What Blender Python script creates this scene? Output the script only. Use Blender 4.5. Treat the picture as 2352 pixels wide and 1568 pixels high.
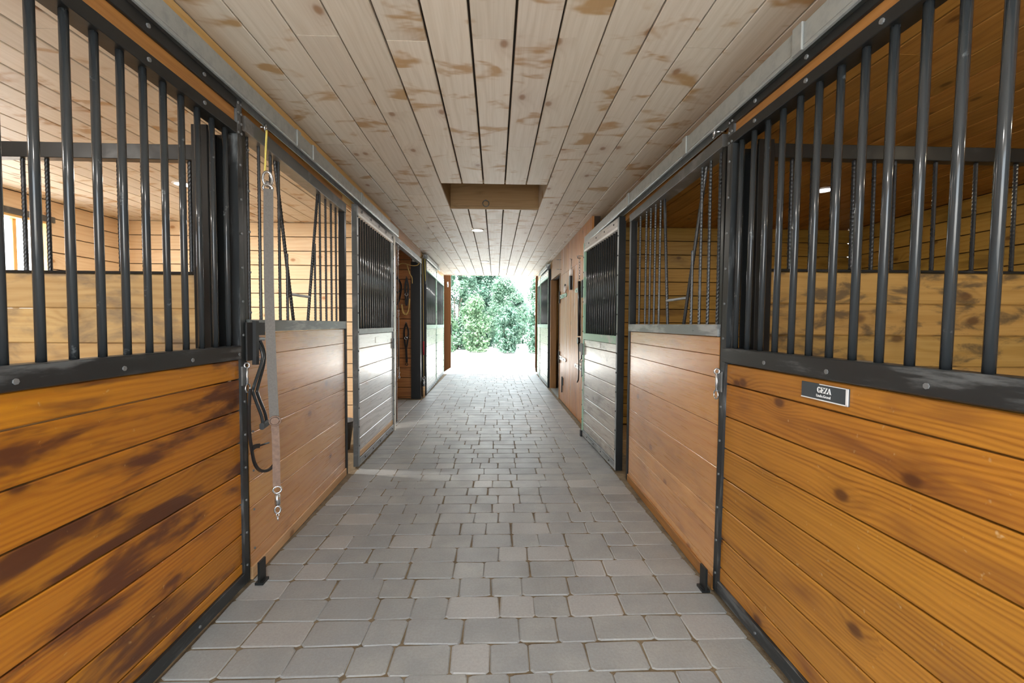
import bpy, bmesh, math, random
from mathutils import Vector, Matrix, noise
random.seed(7)
S = bpy.context.scene
for o in list(bpy.data.objects):
    bpy.data.objects.remove(o)
COL = S.collection

# ------------------------------------------------------------------ camera
CAM_R = Vector((0.99930367, -0.03680915, 0.00610397))
CAM_U = Vector((-0.00466077, 0.03916681, 0.99922182))
CAM_F = Vector((0.03701958, 0.99855448, -0.03896798))
cam = bpy.data.cameras.new('camera')
cam.sensor_fit = 'HORIZONTAL'
cam.sensor_width = 36.0
cam.lens = 1025.0 / 2352.0 * 36.0
cam.clip_start = 0.02
cam.clip_end = 300
cam_o = bpy.data.objects.new('camera', cam)
COL.objects.link(cam_o)
m = Matrix((CAM_R, CAM_U, -CAM_F)).transposed().to_4x4()
m.translation = (0, 0, 1.3)
cam_o.matrix_world = m
S.camera = cam_o

# ------------------------------------------------------------------ world, sun, exposure
W = bpy.data.worlds.new('sky')
S.world = W
W.use_nodes = True
bg = W.node_tree.nodes['Background']
bg.inputs['Color'].default_value = (0.84, 0.93, 1.0, 1)
bg.inputs['Strength'].default_value = 10.0
sun = bpy.data.lights.new('sun', 'SUN')
sun.energy = 36.0
sun.angle = math.radians(3)
sun.color = (1.0, 0.97, 0.92)
sun_o = bpy.data.objects.new('sun', sun)
COL.objects.link(sun_o)
sun_o.rotation_euler = Vector((0.30, 0.45, -0.95)).to_track_quat('-Z', 'Y').to_euler()
S.view_settings.view_transform = 'Standard'
S.view_settings.look = 'None'
S.view_settings.gamma = 1.0
S.view_settings.exposure = -0.15
S.view_settings.use_curve_mapping = False
S.cycles.max_bounces = 6
S.cycles.diffuse_bounces = 4
S.cycles.glossy_bounces = 3
S.cycles.transmission_bounces = 3
S.cycles.transparent_max_bounces = 6
S.cycles.caustics_reflective = False
S.cycles.caustics_refractive = False
S.cycles.adaptive_threshold = 0.04
LAMP_W = 26.0          # aisle ceiling lamps, watts

# ------------------------------------------------------------------ materials
def lin(c):
    return tuple(((v / 255) / 12.92 if v / 255 <= 0.04045 else ((v / 255 + 0.055) / 1.055) ** 2.4) for v in c) + (1.0,)

class NT:
    def __init__(s, name):
        s.m = bpy.data.materials.new(name)
        s.m.use_nodes = True
        s.t = s.m.node_tree
        s.b = s.t.nodes['Principled BSDF']
        s.out = s.t.nodes['Material Output']
    def n(s, typ, **kw):
        nd = s.t.nodes.new(typ)
        for k, v in kw.items():
            setattr(nd, k, v)
        return nd
    def put(s, sock, v):
        if isinstance(v, bpy.types.NodeSocket):
            s.t.links.new(v, sock)
        else:
            sock.default_value = v
    def math(s, op, a, b=None, c=None, clamp=False):
        nd = s.n('ShaderNodeMath', operation=op, use_clamp=clamp)
        for i, v in enumerate((a, b, c)):
            if v is not None:
                s.put(nd.inputs[i], v)
        return nd.outputs[0]
    def vmath(s, op, a, b=None):
        nd = s.n('ShaderNodeVectorMath', operation=op)
        s.put(nd.inputs[0], a)
        if b is not None:
            s.put(nd.inputs[1], b)
        return nd.outputs[0]
    def comb(s, x, y, z):
        nd = s.n('ShaderNodeCombineXYZ')
        for i, v in enumerate((x, y, z)):
            s.put(nd.inputs[i], v)
        return nd.outputs[0]
    def mix(s, f, a, b, mode='MIX'):
        nd = s.n('ShaderNodeMix', data_type='RGBA', blend_type=mode)
        s.put(nd.inputs['Factor'], f)
        s.put(nd.inputs[6], a)
        s.put(nd.inputs[7], b)
        return nd.outputs[2]
    def rng(s, v, a, b, c=0.0, d=1.0, smooth=False):
        nd = s.n('ShaderNodeMapRange')
        nd.interpolation_type = 'SMOOTHSTEP' if smooth else 'LINEAR'
        s.put(nd.inputs[0], v)
        for i, q in enumerate((a, b, c, d)):
            nd.inputs[i + 1].default_value = q
        return nd.outputs[0]
    def noise(s, vec, scale=1.0, detail=2.0, rough=0.5, dist=0.0):
        nd = s.n('ShaderNodeTexNoise')
        s.put(nd.inputs['Vector'], vec)
        nd.inputs['Scale'].default_value = scale
        nd.inputs['Detail'].default_value = detail
        nd.inputs['Roughness'].default_value = rough
        nd.inputs['Distortion'].default_value = dist
        return nd.outputs[0]
    def bump(s, h, strength, dist=0.01):
        nd = s.n('ShaderNodeBump')
        s.put(nd.inputs['Height'], h)
        nd.inputs['Strength'].default_value = strength
        nd.inputs['Distance'].default_value = dist
        s.t.links.new(nd.outputs[0], s.b.inputs['Normal'])
    def base(s, col=None, rough=None, metal=None, coat=None, coat_rough=None, spec=None):
        for k, v in (('Base Color', col), ('Roughness', rough), ('Metallic', metal), ('Coat Weight', coat), ('Coat Roughness', coat_rough), ('Specular IOR Level', spec)):
            if v is not None:
                s.put(s.b.inputs[k], v)

def wood(name, light, dark, knot, stain=None, stain_lo=0.55, stain_hi=0.75, stain_sc=(1.6, 6, 6), rough=0.4, coat=0.0, vary=0.18,
         grain=46.0, warp=5.0, fine=0.35, knots=0.5, speck=None, stain_detail=3.0, bump=0.12, wear=None, wear_rng=(0.5, 0.7), wear_sc=(0.8, 2.5, 2.5)):
    """Planed board, the grain runs along the board's own X axis."""
    t = NT(name)
    tc = t.n('ShaderNodeTexCoord').outputs['Object']
    rnd = t.n('ShaderNodeObjectInfo').outputs['Random']
    off = t.comb(t.math('MULTIPLY', rnd, 37.7), t.math('MULTIPLY', rnd, 5.3), t.math('MULTIPLY', rnd, 23.1))
    P = t.vmath('ADD', tc, off)
    sep = t.n('ShaderNodeSeparateXYZ')
    t.put(sep.inputs[0], P)
    x, z = sep.outputs[0], sep.outputs[2]
    vor = t.n('ShaderNodeTexVoronoi', voronoi_dimensions='2D', feature='F1')
    t.put(vor.inputs['Vector'], t.comb(t.math('MULTIPLY', x, 2.0), t.math('MULTIPLY', z, 3.2), 0.0))
    vor.inputs['Scale'].default_value = 1.0
    d = vor.outputs['Distance']
    cellr = t.n('ShaderNodeSeparateColor')
    t.put(cellr.inputs[0], vor.outputs['Color'])
    has = t.math('LESS_THAN', cellr.outputs[0], knots)
    kmask = t.math('MULTIPLY', t.rng(d, 0.03, 0.085, 1.0, 0.0, True), has)
    halo = t.math('MULTIPLY', t.math('POWER', t.rng(d, 0.0, 0.34, 1.0, 0.0), 2.0), has)
    n1 = t.noise(t.vmath('MULTIPLY', P, (0.9, 3.5, 5.0)), 1.0, 2.0)
    ph = t.math('ADD', t.math('MULTIPLY', z, grain), t.math('MULTIPLY', n1, warp))
    ph = t.math('ADD', ph, t.math('MULTIPLY', halo, 2.6))
    n2 = t.noise(t.vmath('MULTIPLY', P, (0.5, 2.0, 22.0)), 1.0, 2.0, 0.6)
    g = t.math('MULTIPLY_ADD', t.math('SINE', t.math('MULTIPLY', ph, 6.2832)), 0.5, 0.5)
    g = t.math('MULTIPLY', t.math('POWER', g, 1.6), t.rng(n2, 0.35, 0.65, 0.15, 1.0))
    fn = t.noise(t.vmath('MULTIPLY', P, (3.0, 110.0, 110.0)), 1.0, 2.0, 0.65)
    mixf = t.math('ADD', t.math('MULTIPLY', g, 1.0 - fine), t.math('MULTIPLY', t.rng(fn, 0.3, 0.7), fine), clamp=True)
    col = t.mix(mixf, light, dark)
    if stain:
        sn = t.noise(t.vmath('MULTIPLY', t.vmath('ADD', P, (3.3, 7.1, 1.7)), stain_sc), 1.0, stain_detail, 0.6, 0.4)
        col = t.mix(t.rng(sn, stain_lo, stain_hi, 0, 1, True), col, stain)
    if wear:
        wn = t.noise(t.vmath('MULTIPLY', t.vmath('ADD', P, (13.3, 2.1, 9.7)), wear_sc), 1.0, 5.0, 0.65)
        col = t.mix(t.rng(wn, wear_rng[0], wear_rng[1], 0, 0.85, True), col, wear)
    col = t.mix(t.math('MULTIPLY', halo, 0.35), col, knot)
    col = t.mix(t.math('MULTIPLY', kmask, 0.8), col, knot)
    if speck:
        sp = t.noise(P, 34.0, 2.0, 0.6)
        col = t.mix(t.rng(sp, 0.70, 0.78, 0, 0.55), col, speck)
    hsv = t.n('ShaderNodeHueSaturation')
    t.put(hsv.inputs['Value'], t.rng(rnd, 0, 1, 1 - vary, 1 + vary * 0.6))
    t.put(hsv.inputs['Hue'], t.rng(t.math('FRACT', t.math('MULTIPLY', rnd, 7.31)), 0, 1, 0.497, 0.504))
    t.put(hsv.inputs['Color'], col)
    t.base(hsv.outputs[0], t.rng(fn, 0.3, 0.7, rough - 0.06, rough + 0.1), coat=coat, coat_rough=0.22)
    t.bump(fn, bump, 0.004)
    return t.m

def metal(name, col, worn=None, lo=0.5, hi=0.7, rough=0.35, met=0.0, sc=(3, 3, 3), spec=0.5, bump=0.05):
    t = NT(name)
    tc = t.n('ShaderNodeTexCoord').outputs['Object']
    rnd = t.n('ShaderNodeObjectInfo').outputs['Random']
    P = t.vmath('ADD', tc, t.comb(t.math('MULTIPLY', rnd, 11.0), 0.0, t.math('MULTIPLY', rnd, 7.0)))
    nz = t.noise(t.vmath('MULTIPLY', P, sc), 2.0, 5.0, 0.65)
    c = col
    if worn:
        c = t.mix(t.rng(nz, lo, hi, 0, 1, True), col, worn)
    t.base(c, t.rng(nz, 0.2, 0.8, max(0.05, rough - 0.1), rough + 0.15), met, spec=spec)
    t.bump(t.noise(P, 60.0, 3.0), bump, 0.003)
    return t.m

def plain(name, col, rough=0.6, met=0.0, sc=20.0, amt=0.15, emit=None, es=1.0):
    t = NT(name)
    tc = t.n('ShaderNodeTexCoord').outputs['Object']
    nz = t.noise(tc, sc, 3.0)
    hsv = t.n('ShaderNodeHueSaturation')
    t.put(hsv.inputs['Value'], t.rng(nz, 0.25, 0.75, 1 - amt, 1 + amt))
    t.put(hsv.inputs['Color'], col)
    t.base(hsv.outputs[0], rough, met)
    if emit:
        t.b.inputs['Emission Color'].default_value = emit
        t.b.inputs['Emission Strength'].default_value = es
    return t.m

M = {}
M['amber'] = wood('varnished_amber_plank', lin((184, 124, 40)), lin((134, 78, 16)), lin((76, 38, 12)), stain=lin((114, 66, 28)), stain_lo=0.5, stain_hi=0.78,
                  rough=0.42, coat=0.3, speck=lin((205, 175, 130)), grain=62, warp=8.0, vary=0.14, knots=0.7)
M['amber_dark'] = wood('stained_amber_plank', lin((182, 118, 24)), lin((148, 82, 10)), lin((68, 32, 8)), stain=lin((90, 48, 22)), stain_lo=0.46, stain_hi=0.64,
                       rough=0.42, coat=0.3, speck=lin((200, 165, 115)), grain=50, warp=7.0, vary=0.16, stain_sc=(1.9, 8, 9), stain_detail=4.0)
M['panel'] = wood('satin_orange_plank', lin((210, 156, 92)), lin((192, 132, 68)), lin((130, 80, 42)), stain=lin((166, 116, 70)), stain_lo=0.5, stain_hi=0.8,
                  rough=0.3, coat=0.85, grain=22, warp=4, knots=0.3, vary=0.14, bump=0.06)
M['weathered'] = wood('greyed_glare_plank', lin((196, 190, 184)), lin((162, 154, 146)), lin((96, 84, 76)), stain=lin((176, 140, 104)), stain_lo=0.56, stain_hi=0.8,
                      rough=0.3, coat=0.9, grain=22, warp=4, knots=0.35, vary=0.12)  # weathered grey, lightened further to carry daylight glare in the colour
M['weathered_dirty'] = wood('greyed_scuffed_glare_plank', lin((190, 182, 172)), lin((158, 146, 132)), lin((86, 72, 60)), stain=lin((112, 100, 88)), stain_lo=0.5, stain_hi=0.72,
                            rough=0.3, coat=0.9, grain=22, warp=4, knots=0.35, vary=0.12)  # real stains and weathering, plus painted-in daylight glare
M['tan_base'] = wood('tan_base_plank', lin((205, 168, 124)), lin((180, 140, 96)), lin((120, 84, 52)), rough=0.4, grain=20)
M['pale_plank'] = wood('pale_plank', lin((222, 216, 204)), lin((200, 188, 170)), lin((150, 130, 104)), rough=0.3, coat=0.9, grain=20)
M['ceiling'] = wood('ceiling_plank', lin((218, 209, 196)), lin((202, 191, 175)), lin((146, 108, 76)), stain=lin((178, 146, 106)), stain_lo=0.55, stain_hi=0.68,
                    stain_sc=(6.5, 4, 3.2), rough=0.5, grain=20, warp=4.5, fine=0.5, knots=0.4, vary=0.09, bump=0.05)
M['stall_pine'] = wood('pine_wall_plank', lin((240, 216, 182)), lin((226, 194, 152)), lin((170, 118, 72)), rough=0.5, grain=20, warp=4, knots=0.5, vary=0.08)
M['stall_pine_dim'] = wood('warm_lit_pine_wall_plank', lin((180, 144, 70)), lin((156, 116, 46)), lin((96, 62, 22)), stain=lin((122, 92, 38)), stain_lo=0.5, stain_hi=0.75, rough=0.5, grain=20, warp=4, vary=0.14)  # pine with this stall's dim warm light put into its colour
M['partition'] = wood('chewed_partition_plank', lin((196, 166, 116)), lin((172, 138, 88)), lin((110, 78, 44)), stain=lin((128, 110, 88)), stain_lo=0.46, stain_hi=0.66,
                      stain_sc=(2.5, 6, 6), rough=0.55, grain=18, vary=0.1, stain_detail=5.0)
M['partition_amber'] = wood('chewed_amber_partition_plank', lin((166, 130, 72)), lin((140, 104, 48)), lin((76, 50, 24)), stain=lin((90, 72, 46)), stain_lo=0.47, stain_hi=0.64,
                            stain_sc=(5.0, 14, 14), rough=0.55, grain=18, vary=0.1, stain_detail=6.0)
M['header'] = wood('orange_header_plank', lin((166, 118, 60)), lin((138, 92, 40)), lin((96, 60, 26)), rough=0.42, grain=22, vary=0.08)
M['yellow'] = wood('yellow_header_plank', lin((228, 190, 128)), lin((212, 170, 104)), lin((170, 122, 66)), rough=0.5, grain=18, vary=0.05)
M['vertical'] = wood('vertical_orange_plank', lin((190, 132, 72)), lin((168, 104, 48)), lin((110, 66, 32)), stain=lin((140, 88, 46)), stain_lo=0.5, stain_hi=0.8, rough=0.42, coat=0.08,
                     grain=24, vary=0.14, wear=lin((222, 212, 204)), wear_rng=(0.58, 0.7), wear_sc=(0.7, 9, 9), knots=0.3)
M['tackwall'] = wood('dark_tack_room_plank', lin((166, 108, 56)), lin((132, 78, 34)), lin((70, 38, 16)), rough=0.5, grain=22, vary=0.16)
M['hatchwood'] = wood('hatch_plank', lin((150, 120, 78)), lin((124, 94, 54)), lin((84, 58, 32)), rough=0.5, grain=14, warp=7, vary=0.06)
M['leaf_wood'] = wood('brown_barn_door_plank', lin((66, 42, 24)), lin((56, 34, 19)), lin((44, 26, 15)), rough=0.5, grain=22, vary=0.06)
M['leaf_wood'].node_tree.nodes['Principled BSDF'].inputs['Specular IOR Level'].default_value = 0.0
M['ceiling_dim'] = wood('dim_lit_ceiling_plank', lin((168, 122, 60)), lin((142, 96, 40)), lin((92, 58, 24)), stain=lin((120, 80, 34)), stain_lo=0.5, stain_hi=0.75, rough=0.5, grain=20, vary=0.14)  # same ceiling boards, with weak warm stall light painted into the colour
M['red_edge'] = wood('red_brown_trim', lin((84, 34, 26)), lin((70, 27, 20)), lin((70, 28, 20)), rough=0.45)
M['black'] = metal('black_enamel_steel', lin((26, 28, 29)), lin((52, 54, 55)), 0.6, 0.78, rough=0.36, spec=0.35)
M['black_worn'] = metal('worn_black_steel', lin((34, 37, 39)), lin((86, 89, 91)), 0.5, 0.68, rough=0.36, sc=(2, 12, 12))
M['bar'] = metal('black_gloss_bar', lin((46, 50, 53)), lin((96, 102, 105)), 0.64, 0.72, rough=0.14, sc=(6, 6, 6))
M['rebar'] = metal('black_rebar', lin((40, 43, 46)), lin((88, 90, 94)), 0.55, 0.75, rough=0.3)
M['grey_steel'] = metal('grey_painted_steel', lin((112, 118, 120)), lin((162, 166, 168)), 0.45, 0.65, rough=0.34, sc=(2, 10, 10))
M['dull_steel'] = metal('dark_grey_steel', lin((84, 86, 86)), lin((120, 120, 120)), 0.5, 0.7, rough=0.38)
M['galv'] = metal('galvanised_steel', lin((164, 169, 168)), lin((150, 155, 156)), 0.4, 0.7, rough=0.36, met=0.35, sc=(9, 9, 9))
M['green'] = metal('pale_green_enamel', lin((150, 190, 166)), lin((190, 200, 192)), 0.5, 0.65, rough=0.4)
M['chrome'] = metal('zinc_hardware', lin((205, 208, 212)), None, rough=0.2, met=0.9)
M['bolt'] = metal('grey_bolt', lin((120, 122, 124)), None, rough=0.35, met=0.3)
M['darkbolt'] = metal('dark_bolt', lin((40, 40, 42)), None, rough=0.4)
M['strap'] = plain('grey_nylon_webbing', lin((104, 100, 96)), 0.75, sc=140)
M['strap_brown'] = plain('worn_brown_webbing', lin((128, 104, 90)), 0.75, sc=60, amt=0.25)
M['cord'] = plain('yellow_cord', lin((226, 208, 110)), 0.7, sc=200)
M['goldcord'] = plain('gold_rope', lin((190, 160, 96)), 0.8, sc=160)
M['leather'] = plain('black_leather', lin((26, 26, 28)), 0.3)
M['rubber'] = plain('black_rubber', lin((30, 31, 33)), 0.55)
M['red'] = plain('red_wrap', lin((186, 44, 40)), 0.5)
M['white'] = plain('white_plastic', lin((236, 236, 234)), 0.4, amt=0.04)
M['plate'] = plain('slate_name_plate', lin((58, 66, 72)), 0.45, amt=0.06)
M['letter'] = plain('white_engraving', lin((226, 228, 230)), 0.5, amt=0.02)
M['bucket'] = plain('grey_bucket_plastic', lin((70, 74, 80)), 0.4)
M['blue'] = plain('blue_grey_paint', lin((120, 140, 180)), 0.5)
M['backing'] = plain('dark_boarding', lin((58, 46, 34)), 0.9)
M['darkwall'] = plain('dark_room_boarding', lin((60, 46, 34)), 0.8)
M['ground'] = plain('pale_gravel', lin((204, 201, 196)), 0.95, sc=3.0, amt=0.08)
M['stallfloor'] = plain('stall_bedding', lin((150, 124, 90)), 0.95, sc=30, amt=0.3)
M['lampglow'] = plain('lamp_lens', (1, 1, 1, 1), 0.5, emit=(1, 0.97, 0.92, 1), es=9.0)

def paver_mat():
    t = NT('concrete_paver')
    tc = t.n('ShaderNodeTexCoord').outputs['Object']
    rnd = t.n('ShaderNodeObjectInfo').outputs['Random']
    g = t.n('ShaderNodeNewGeometry')
    att = t.n('ShaderNodeAttribute', attribute_name='tone')
    r2 = t.math('FRACT', t.math('ADD', rnd, att.outputs['Fac']))
    P = g.outputs['Position']
    a = t.noise(P, 5.0, 4.0, 0.6)
    b = t.noise(P, 90.0, 3.0, 0.7)
    c = t.mix(t.rng(a, 0.35, 0.65), lin((160, 162, 160)), lin((147, 150, 151)))
    c = t.mix(t.rng(r2, 0.0, 1.0, 0.0, 0.6), c, lin((142, 145, 149)))
    lightone = t.math('GREATER_THAN', r2, 0.88)
    c = t.mix(t.math('MULTIPLY', lightone, 0.35), c, lin((192, 190, 186)))
    c = t.mix(t.rng(b, 0.35, 0.75, 0.0, 0.3), c, lin((112, 108, 100)))
    st = t.noise(P, 1.3, 3.0, 0.5)
    c = t.mix(t.rng(st, 0.5, 0.75, 0.0, 0.2), c, lin((122, 112, 98)))
    t.base(c, t.rng(a, 0.3, 0.7, 0.4, 0.56), spec=0.42)
    t.bump(b, 0.25, 0.004)
    return t.m
M['paver'] = paver_mat()
def joint_mat():
    t = NT('sand_joint')
    P = t.n('ShaderNodeNewGeometry').outputs['Position']
    a = t.noise(P, 14.0, 4.0, 0.7)
    c = t.mix(t.rng(a, 0.3, 0.7), lin((96, 84, 66)), lin((136, 120, 96)))
    t.base(c, 0.95)
    t.bump(t.noise(P, 120.0, 3.0), 0.6, 0.006)
    return t.m
M['joint'] = joint_mat()
def leaf_mat(name, c1, c2):
    t = NT(name)
    rnd = t.n('ShaderNodeAttribute', attribute_name='tone').outputs['Fac']
    c = t.mix(rnd, c1, c2)
    t.base(c, 0.5)
    tr = t.n('ShaderNodeBsdfTranslucent')
    t.put(tr.inputs[0], c)
    mx = t.n('ShaderNodeMixShader')
    mx.inputs[0].default_value = 0.5
    t.t.links.new(t.b.outputs[0], mx.inputs[1])
    t.t.links.new(tr.outputs[0], mx.inputs[2])
    t.t.links.new(mx.outputs[0], t.out.inputs[0])
    return t.m
LEAF = [leaf_mat('mint_leaf', lin((68, 108, 84)), lin((120, 146, 126))),
        leaf_mat('blue_green_leaf', lin((62, 102, 84)), lin((114, 140, 124))),
        leaf_mat('yellow_green_leaf', lin((74, 112, 80)), lin((126, 150, 120)))]
M['bark'] = plain('grey_bark', lin((96, 88, 76)), 0.9)
def glass_mat():
    t = NT('window_glass')
    tr = t.n('ShaderNodeBsdfTransparent')
    gl = t.n('ShaderNodeBsdfGlossy')
    gl.inputs['Roughness'].default_value = 0.03
    mx = t.n('ShaderNodeMixShader')
    mx.inputs[0].default_value = 0.07
    t.t.links.new(tr.outputs[0], mx.inputs[1])
    t.t.links.new(gl.outputs[0], mx.inputs[2])
    t.t.links.new(mx.outputs[0], t.out.inputs[0])
    return t.m
M['glass'] = glass_mat()

# ------------------------------------------------------------------ object helpers
PM = {}
def link(o, parent=None, mat=None):
    mat = mat or Matrix.Identity(4)
    COL.objects.link(o)
    PM[o.name] = mat
    if parent is not None:
        o.parent = parent
        o.matrix_basis = PM[parent.name].inverted() @ mat
    else:
        o.matrix_basis = mat
    return o
def tag(o, label=None, cat=None, group=None, kind=None):
    for k, v in (('label', label), ('category', cat), ('group', group), ('kind', kind)):
        if v:
            o[k] = v
    return o
def empty(name, loc, label=None, cat=None, group=None, kind=None):
    o = bpy.data.objects.new(name, None)
    o.empty_display_size = 0.1
    link(o, None, Matrix.Translation(loc))
    return tag(o, label, cat, group, kind)
def obj(name, me, parent=None, mat=None):
    return link(bpy.data.objects.new(name, me), parent, mat)
MC = {}
def prism(L, w, t, c, mat):
    """bar along local X from 0 to L; thickness t along Y, width w along Z, long edges chamfered by c"""
    key = ('p', round(L, 3), round(w, 4), round(t, 4), round(c, 4), mat)
    if key in MC:
        return MC[key]
    a, b = t / 2, w / 2
    sec = [(-a + c, -b), (a - c, -b), (a, -b + c), (a, b - c), (a - c, b), (-a + c, b), (-a, b - c), (-a, -b + c)]
    vs = [(0, y, z) for y, z in sec] + [(L, y, z) for y, z in sec]
    fs = [(i, (i + 1) % 8, 8 + (i + 1) % 8, 8 + i) for i in range(8)]
    fs += [tuple(range(7, -1, -1)), tuple(range(8, 16))]
    me = bpy.data.meshes.new('plank')
    me.from_pydata(vs, [], fs)
    me.materials.append(M[mat])
    MC[key] = me
    return me
def frame_m(p0, p1, normal):
    p0, p1 = Vector(p0), Vector(p1)
    x = (p1 - p0).normalized()
    n = Vector(normal)
    y = (n - x * n.dot(x)).normalized()
    z = x.cross(y)
    mm = Matrix((x, y, z)).transposed().to_4x4()
    mm.translation = p0
    return mm, (p1 - p0).length
def beam(name, parent, p0, p1, w, t, normal, mat, c=0.002):
    mm, L = frame_m(p0, p1, normal)
    return obj(name, prism(L, w, t, c, mat), parent, mm)
def cyl_mesh(L, r, mat, seg=12):
    key = ('c', round(L, 3), round(r, 4), mat, seg)
    if key in MC:
        return MC[key]
    vs, fs = [], []
    for x in (0, L):
        for i in range(seg):
            a = 2 * math.pi * i / seg
            vs.append((x, r * math.cos(a), r * math.sin(a)))
    for i in range(seg):
        j = (i + 1) % seg
        fs.append((i, j, seg + j, seg + i))
    fs += [tuple(range(seg - 1, -1, -1)), tuple(range(seg, 2 * seg))]
    me = bpy.data.meshes.new('rod')
    me.from_pydata(vs, [], fs)
    me.materials.append(M[mat])
    for p in me.polygons:
        p.use_smooth = len(p.vertices) == 4
    MC[key] = me
    return me
def cyl(name, parent, p0, p1, r, mat, seg=12):
    mm, L = frame_m(p0, p1, (0.01, 1, 0.02) if abs((Vector(p1) - Vector(p0)).normalized().y) < 0.9 else (1, 0, 0))
    return obj(name, cyl_mesh(L, r, mat, seg), parent, mm)
def rebar_mesh(L, r, mat):
    key = ('r', round(L, 2), round(r, 4), mat)
    if key in MC:
        return MC[key]
    seg = 8
    vs, fs = [], []
    n = max(2, int(L / 0.0095))
    for k in range(n + 1):
        x = L * k / n
        for i in range(seg):
            a = 2 * math.pi * i / seg
            # slanted ridges every second ring, plus the two long ribs
            rr = r * (1.0 + 0.16 * math.sin(2 * math.pi * (k / 2.0) + a)) if k % 2 == 0 else r * 0.94
            vs.append((x, rr * math.cos(a), rr * math.sin(a)))
    for k in range(n):
        for i in range(seg):
            j = (i + 1) % seg
            fs.append((k * seg + i, k * seg + j, (k + 1) * seg + j, (k + 1) * seg + i))
    me = bpy.data.meshes.new('rebar')
    me.from_pydata(vs, [], fs)
    me.materials.append(M[mat])
    MC[key] = me
    return me
def rebar(name, parent, p0, p1, r=0.0085, mat='rebar'):
    mm, L = frame_m(p0, p1, (0.01, 1, 0.02) if abs((Vector(p1) - Vector(p0)).normalized().y) < 0.9 else (1, 0, 0))
    return obj(name, rebar_mesh(L, r, mat), parent, mm)

class MB:
    """collects shapes of one part and links them as one mesh (world coordinates)"""
    def __init__(s):
        s.v, s.f, s.sm = [], [], []
    def add(s, vs, fs, smooth=False):
        o = len(s.v)
        s.v += [tuple(v) for v in vs]
        s.f += [tuple(i + o for i in f) for f in fs]
        s.sm += [smooth] * len(fs)
    def box(s, lo, hi):
        x0, y0, z0 = lo
        x1, y1, z1 = hi
        s.add([(x0, y0, z0), (x1, y0, z0), (x1, y1, z0), (x0, y1, z0), (x0, y0, z1), (x1, y0, z1), (x1, y1, z1), (x0, y1, z1)],
              [(0, 3, 2, 1), (4, 5, 6, 7), (0, 1, 5, 4), (1, 2, 6, 5), (2, 3, 7, 6), (3, 0, 4, 7)])
    def sweep(s, pts, sec, smooth=True, closed=False, ref=None):
        """sweep section [(a,b)] along pts"""
        pts = [Vector(p) for p in pts]
        n, k = len(pts), len(sec)
        vs, fs = [], []
        up = Vector(ref) if ref else Vector((0.31, 0.12, 0.94)).normalized()
        for i, p in enumerate(pts):
            a = pts[(i - 1) % n] if (closed or i > 0) else p
            b = pts[(i + 1) % n] if (closed or i < n - 1) else p
            t = (b - a).normalized()
            u = up - t * up.dot(t)
            if u.length < 1e-4:
                u = Vector((1, 0, 0)) - t * t.x
            u.normalize()
            if not ref:
                up = u
            w = t.cross(u)
            for (q, r) in sec:
                vs.append(p + u * q + w * r)
        m = n if closed else n - 1
        for i in range(m):
            i2 = (i + 1) % n
            for j in range(k):
                j2 = (j + 1) % k
                fs.append((i * k + j, i * k + j2, i2 * k + j2, i2 * k + j))
        if not closed:
            fs += [tuple(range(k - 1, -1, -1)), tuple(range((n - 1) * k, n * k))]
        s.add(vs, fs, smooth)
    def tube(s, pts, r, seg=8, closed=False):
        s.sweep(pts, [(r * math.cos(2 * math.pi * i / seg), r * math.sin(2 * math.pi * i / seg)) for i in range(seg)], True, closed)
    def ribbon(s, pts, w, t, normal):
        """flat strap: thickness t along normal, width w across"""
        s.sweep(pts, [(-t / 2, -w / 2), (t / 2, -w / 2), (t / 2, w / 2), (-t / 2, w / 2)], False, False, normal)
    def ring(s, c, n, R, r, seg=16, k=6, sx=1.0):
        c, n = Vector(c), Vector(n).normalized()
        u = n.orthogonal().normalized()
        if abs(n.z) < 0.9:
            u = (Vector((0, 0, 1)) - n * n.z).normalized()
        w = n.cross(u)
        s.tube([c + u * R * sx * math.cos(2 * math.pi * i / seg) + w * R * math.sin(2 * math.pi * i / seg) for i in range(seg)], r, k, True)
    def disc(s, c, n, r, h, seg=8):
        c, n = Vector(c), Vector(n).normalized()
        u = n.orthogonal().normalized()
        w = n.cross(u)
        vs = [c + (u * math.cos(2 * math.pi * i / seg) + w * math.sin(2 * math.pi * i / seg)) * r for i in range(seg)]
        vs += [v * 0.25 + (c * 0.75) + n * h if False else v + n * h for v in vs]
        fs = [(i, (i + 1) % seg, seg + (i + 1) % seg, seg + i) for i in range(seg)] + [tuple(range(seg - 1, -1, -1)), tuple(range(seg, 2 * seg))]
        s.add(vs, fs)
    def chain(s, p0, p1, R=0.011, r=0.0028):
        p0, p1 = Vector(p0), Vector(p1)
        L = (p1 - p0).length
        n = max(2, int(L / (R * 2.1)))
        t = (p1 - p0).normalized()
        a = t.orthogonal().normalized()
        b = t.cross(a)
        for i in range(n):
            c = p0.lerp(p1, (i + 0.5) / n)
            nn = a if i % 2 else b
            ww = t.cross(nn)
            s.tube([c + t * R * 1.35 * math.cos(q) + ww * R * 0.8 * math.sin(q) for q in [2 * math.pi * k / 10 for k in range(10)]], r, 5, True)
    def mesh(s, mat, name='part'):
        me = bpy.data.meshes.new(name)
        me.from_pydata(s.v, [], s.f)
        for p, q in zip(me.polygons, s.sm):
            p.use_smooth = q
        me.materials.append(M[mat] if isinstance(mat, str) else mat)
        me.update()
        return me
    def build(s, name, mat, parent=None, base=None):
        me = s.mesh(mat, name)
        if base is not None:
            me.transform(Matrix.Translation(-Vector(base)))
            return obj(name, me, parent, Matrix.Translation(base))
        return obj(name, me, parent)

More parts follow.
